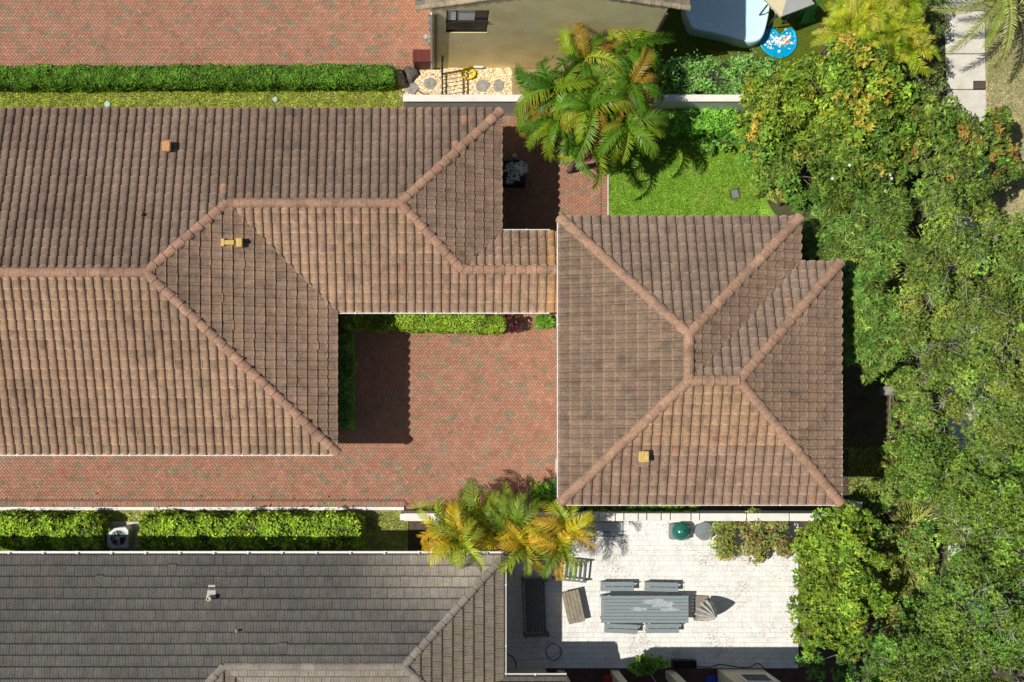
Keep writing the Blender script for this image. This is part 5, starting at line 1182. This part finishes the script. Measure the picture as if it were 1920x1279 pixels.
tree('understorey_shrub', 'dark green shrub under the bottom end of the patio tree', 'shrub', [(1530, 1240, 1.6, .5), (1590, 1260, 1.6, .6), (1650, 1200, 1.8, .55), (1640, 1270, 2.2, .6), (1700, 1150, 1.6, .5)], [(.05, .12, .016), (.075, .16, .02), (.035, .085, .012)], shoots=48, k=7, L=.13, W=.055, sub=12, trunk_r=.05)
GB = [(.30, .30, .08), (.22, .26, .05), (.38, .35, .13), (.16, .22, .04)]
def grass_clump(px, py, r, label, pal=GB, n=420, L=.7):
    c = G(px, py); t = thing('ornamental_grass', label, 'grass clump', (c.x, c.y, 0), 0, 'ornamental grasses below the trees')
    m = n; a = rng.uniform(0, 6.283, m); rr = r*np.sqrt(rng.random(m)); P = np.stack([c.x+rr*np.cos(a)*.6, c.y+rr*np.sin(a)*.6, np.full(m, .05)], 1); le = rng.uniform(.3, 1.8, m); a2 = a+rng.normal(0, .5, m)
    A = norm(np.stack([np.cos(a2)*le, np.sin(a2)*le, np.ones(m)], 1)); N = norm(np.stack([-np.cos(a2), -np.sin(a2), le], 1))
    leafobj('blade', leaves(P, A, N, L*rng.uniform(.6, 1.3, m), .035*rng.uniform(.7, 1.3, m), pick(pal, m), droop=.3), t, 'stuff')
for (x, y, r, lb) in ((1705, 985, .7, 'pale straw grass clump below the broken paving stone'), (1690, 1030, .7, 'yellowed grass clump between patio tree and street tree'), (1695, 1075, .6, 'straw coloured grass clump beside a bare brown patch'), (1675, 1130, .7, 'pale striped grass clump right of the patio tree'), (1690, 1170, .6, 'drooping pale grass clump near the bottom right trees'), (1685, 880, .5, 'yellow dry grass clump at the edge of the garage shade')):
    grass_clump(x, y, r, lb)
# blossoms of the white flowered tree
tr = [o for o in bpy.data.objects if o.name.startswith('white_flowered_tree')][0]
for (x, y, h) in ((1477, 345, 4.0), (1459, 322, 3.9), (1592, 310, 5.2), (1560, 335, 5.0), (1495, 390, 3.6), (1550, 398, 3.7), (1587, 364, 4.8), (1652, 330, 4.5), (1668, 328, 4.4), (1660, 358, 4.2), (1505, 340, 4.7), (1671, 335, 4.3)):
    c = G(x, y, h+.35); b = MB()
    for k in range(5):
        if x in (1495, 1550, 1587, 1505, 1459): continue
        a = 2*math.pi*k/5+x; d = Vector((math.cos(a), math.sin(a), .35)); s_ = Vector((-math.sin(a), math.cos(a), 0))
        b.add([c, c+d*.035+s_*.022, c+d*.065, c+d*.035-s_*.022], [(0, 1, 2, 3)])
    if b.v: b.build('blossom', M_white, tr)
bush('undergrowth_shrub', 'mid green weedy shrubs filling the bed below the broken paving stone', [(1640, 930, .6, .5), (1680, 920, .7, .5), (1720, 1010, .9, .6), (1730, 1060, .9, .6), (1735, 1110, .9, .5)], [(.10, .16, .025), (.14, .19, .035), (.08, .13, .02)], shoots=60, k=6, L=.13, W=.045, sub=16)
bush('undergrowth_shrub', 'olive weedy shrubs at the right edge of the patio tree', [(1650, 1010, .9, .5), (1655, 1080, .8, .5), (1660, 1150, .9, .5), (1720, 1170, 1.0, .6), (1690, 1210, 1.0, .5)], [(.09, .14, .025), (.12, .17, .03), (.15, .18, .04)], shoots=60, k=6, L=.13, W=.045, sub=16)
# fallen leaves: on roof valleys, in corners of the paving, under trees
def litter(label, P, pal, s=.06, flat=.25):
    P = np.array(P); m = len(P); a = rng.uniform(0, 6.283, m)
    A = norm(np.stack([np.cos(a), np.sin(a), rng.normal(0, flat, m)], 1)); N = norm(np.stack([rng.normal(0, .25, m), rng.normal(0, .25, m), np.ones(m)], 1))
    c = np.array(pal)[rng.integers(0, len(pal), m)]*rng.uniform(.6, 1.2, (m, 1))
    o = leafobj('fallen_leaves', leaves(P, A, N, s*rng.uniform(.6, 1.5, m), s*.5*rng.uniform(.7, 1.3, m), c), None, 'stuff'); tag(o, label, 'fallen leaves'); return o
BRN = [(.16, .10, .05), (.24, .16, .07), (.10, .065, .035), (.30, .24, .08), (.12, .12, .04)]
P = []
for _ in range(420):      # patio: thicker along the wall, the right edge and below the palms
    r = random.random()
    if r < .35: q = G(random.uniform(1330, 1488), random.uniform(1000, 1060)+abs(random.gauss(0, 12)))
    elif r < .65: q = G(1490-abs(random.gauss(0, 14)), random.uniform(1040, 1250))
    elif r < .85: q = G(random.uniform(1110, 1330), 981+abs(random.gauss(0, 9)))
    else: q = G(random.uniform(950, 1490), random.uniform(980, 1250))
    P.append((q.x, q.y, .022))
litter('scattered brown leaves on the white patio', P, BRN, .045)
P = []
for _ in range(330):
    r = random.random()
    if r < .5: q = G(random.uniform(760, 1045), 950-abs(random.gauss(0, 14)))
    elif r < .75: q = G(random.uniform(730, 1045), 628+abs(random.gauss(0, 6)))
    else: q = G(random.uniform(0, 1045), random.uniform(856, 946))
    P.append((q.x, q.y, .022))
litter('scattered leaves on the red brick courtyard', P, BRN, .045)
P = []
for (x, y), (x2, y2), z0, z1 in (((XE, YS2), B, h1, z2), ((XE2, YN3), Cc, h1, z3), ((E1, N2), J, hg, zg)):
    for _ in range(130):
        f = random.random()**1.6; P.append((x+(x2-x)*f+random.gauss(0, .05), y+(y2-y)*f+random.gauss(0, .05), z0+(z1-z0)*f+.055))
litter('dark leaf litter caught in the roof valleys', P, [(.07, .05, .035), (.11, .08, .05), (.16, .11, .06)], .06)
P = [tuple(G(random.uniform(1145, 1440), random.uniform(285, 405)).to_2d())+(.07,) for _ in range(60)]+[tuple(G(1435-abs(random.gauss(0, 25)), random.uniform(285, 405)).to_2d())+(.07,) for _ in range(110)]
litter('dry leaves lying on the small lawn', P, BRN, .05)
q = roofz(1203, 856, hg, p, S_, 1); skirt(gar, q, .42, -1, mat('mortar apron', (.24, .165, .12), var=.3))
bush('undergrowth_shrub', 'low green shrubs around the pale stone slab beside the garage shade', [(1690, 715, .9, .5), (1702, 752, .9, .45), (1685, 775, .8, .4), (1672, 700, .8, .4), (1676, 830, .8, .45), (1668, 880, .7, .4)], [(.07, .13, .014), (.10, .155, .018), (.13, .165, .03), (.05, .095, .01)], shoots=60, k=6, L=.12, W=.045, sub=16)
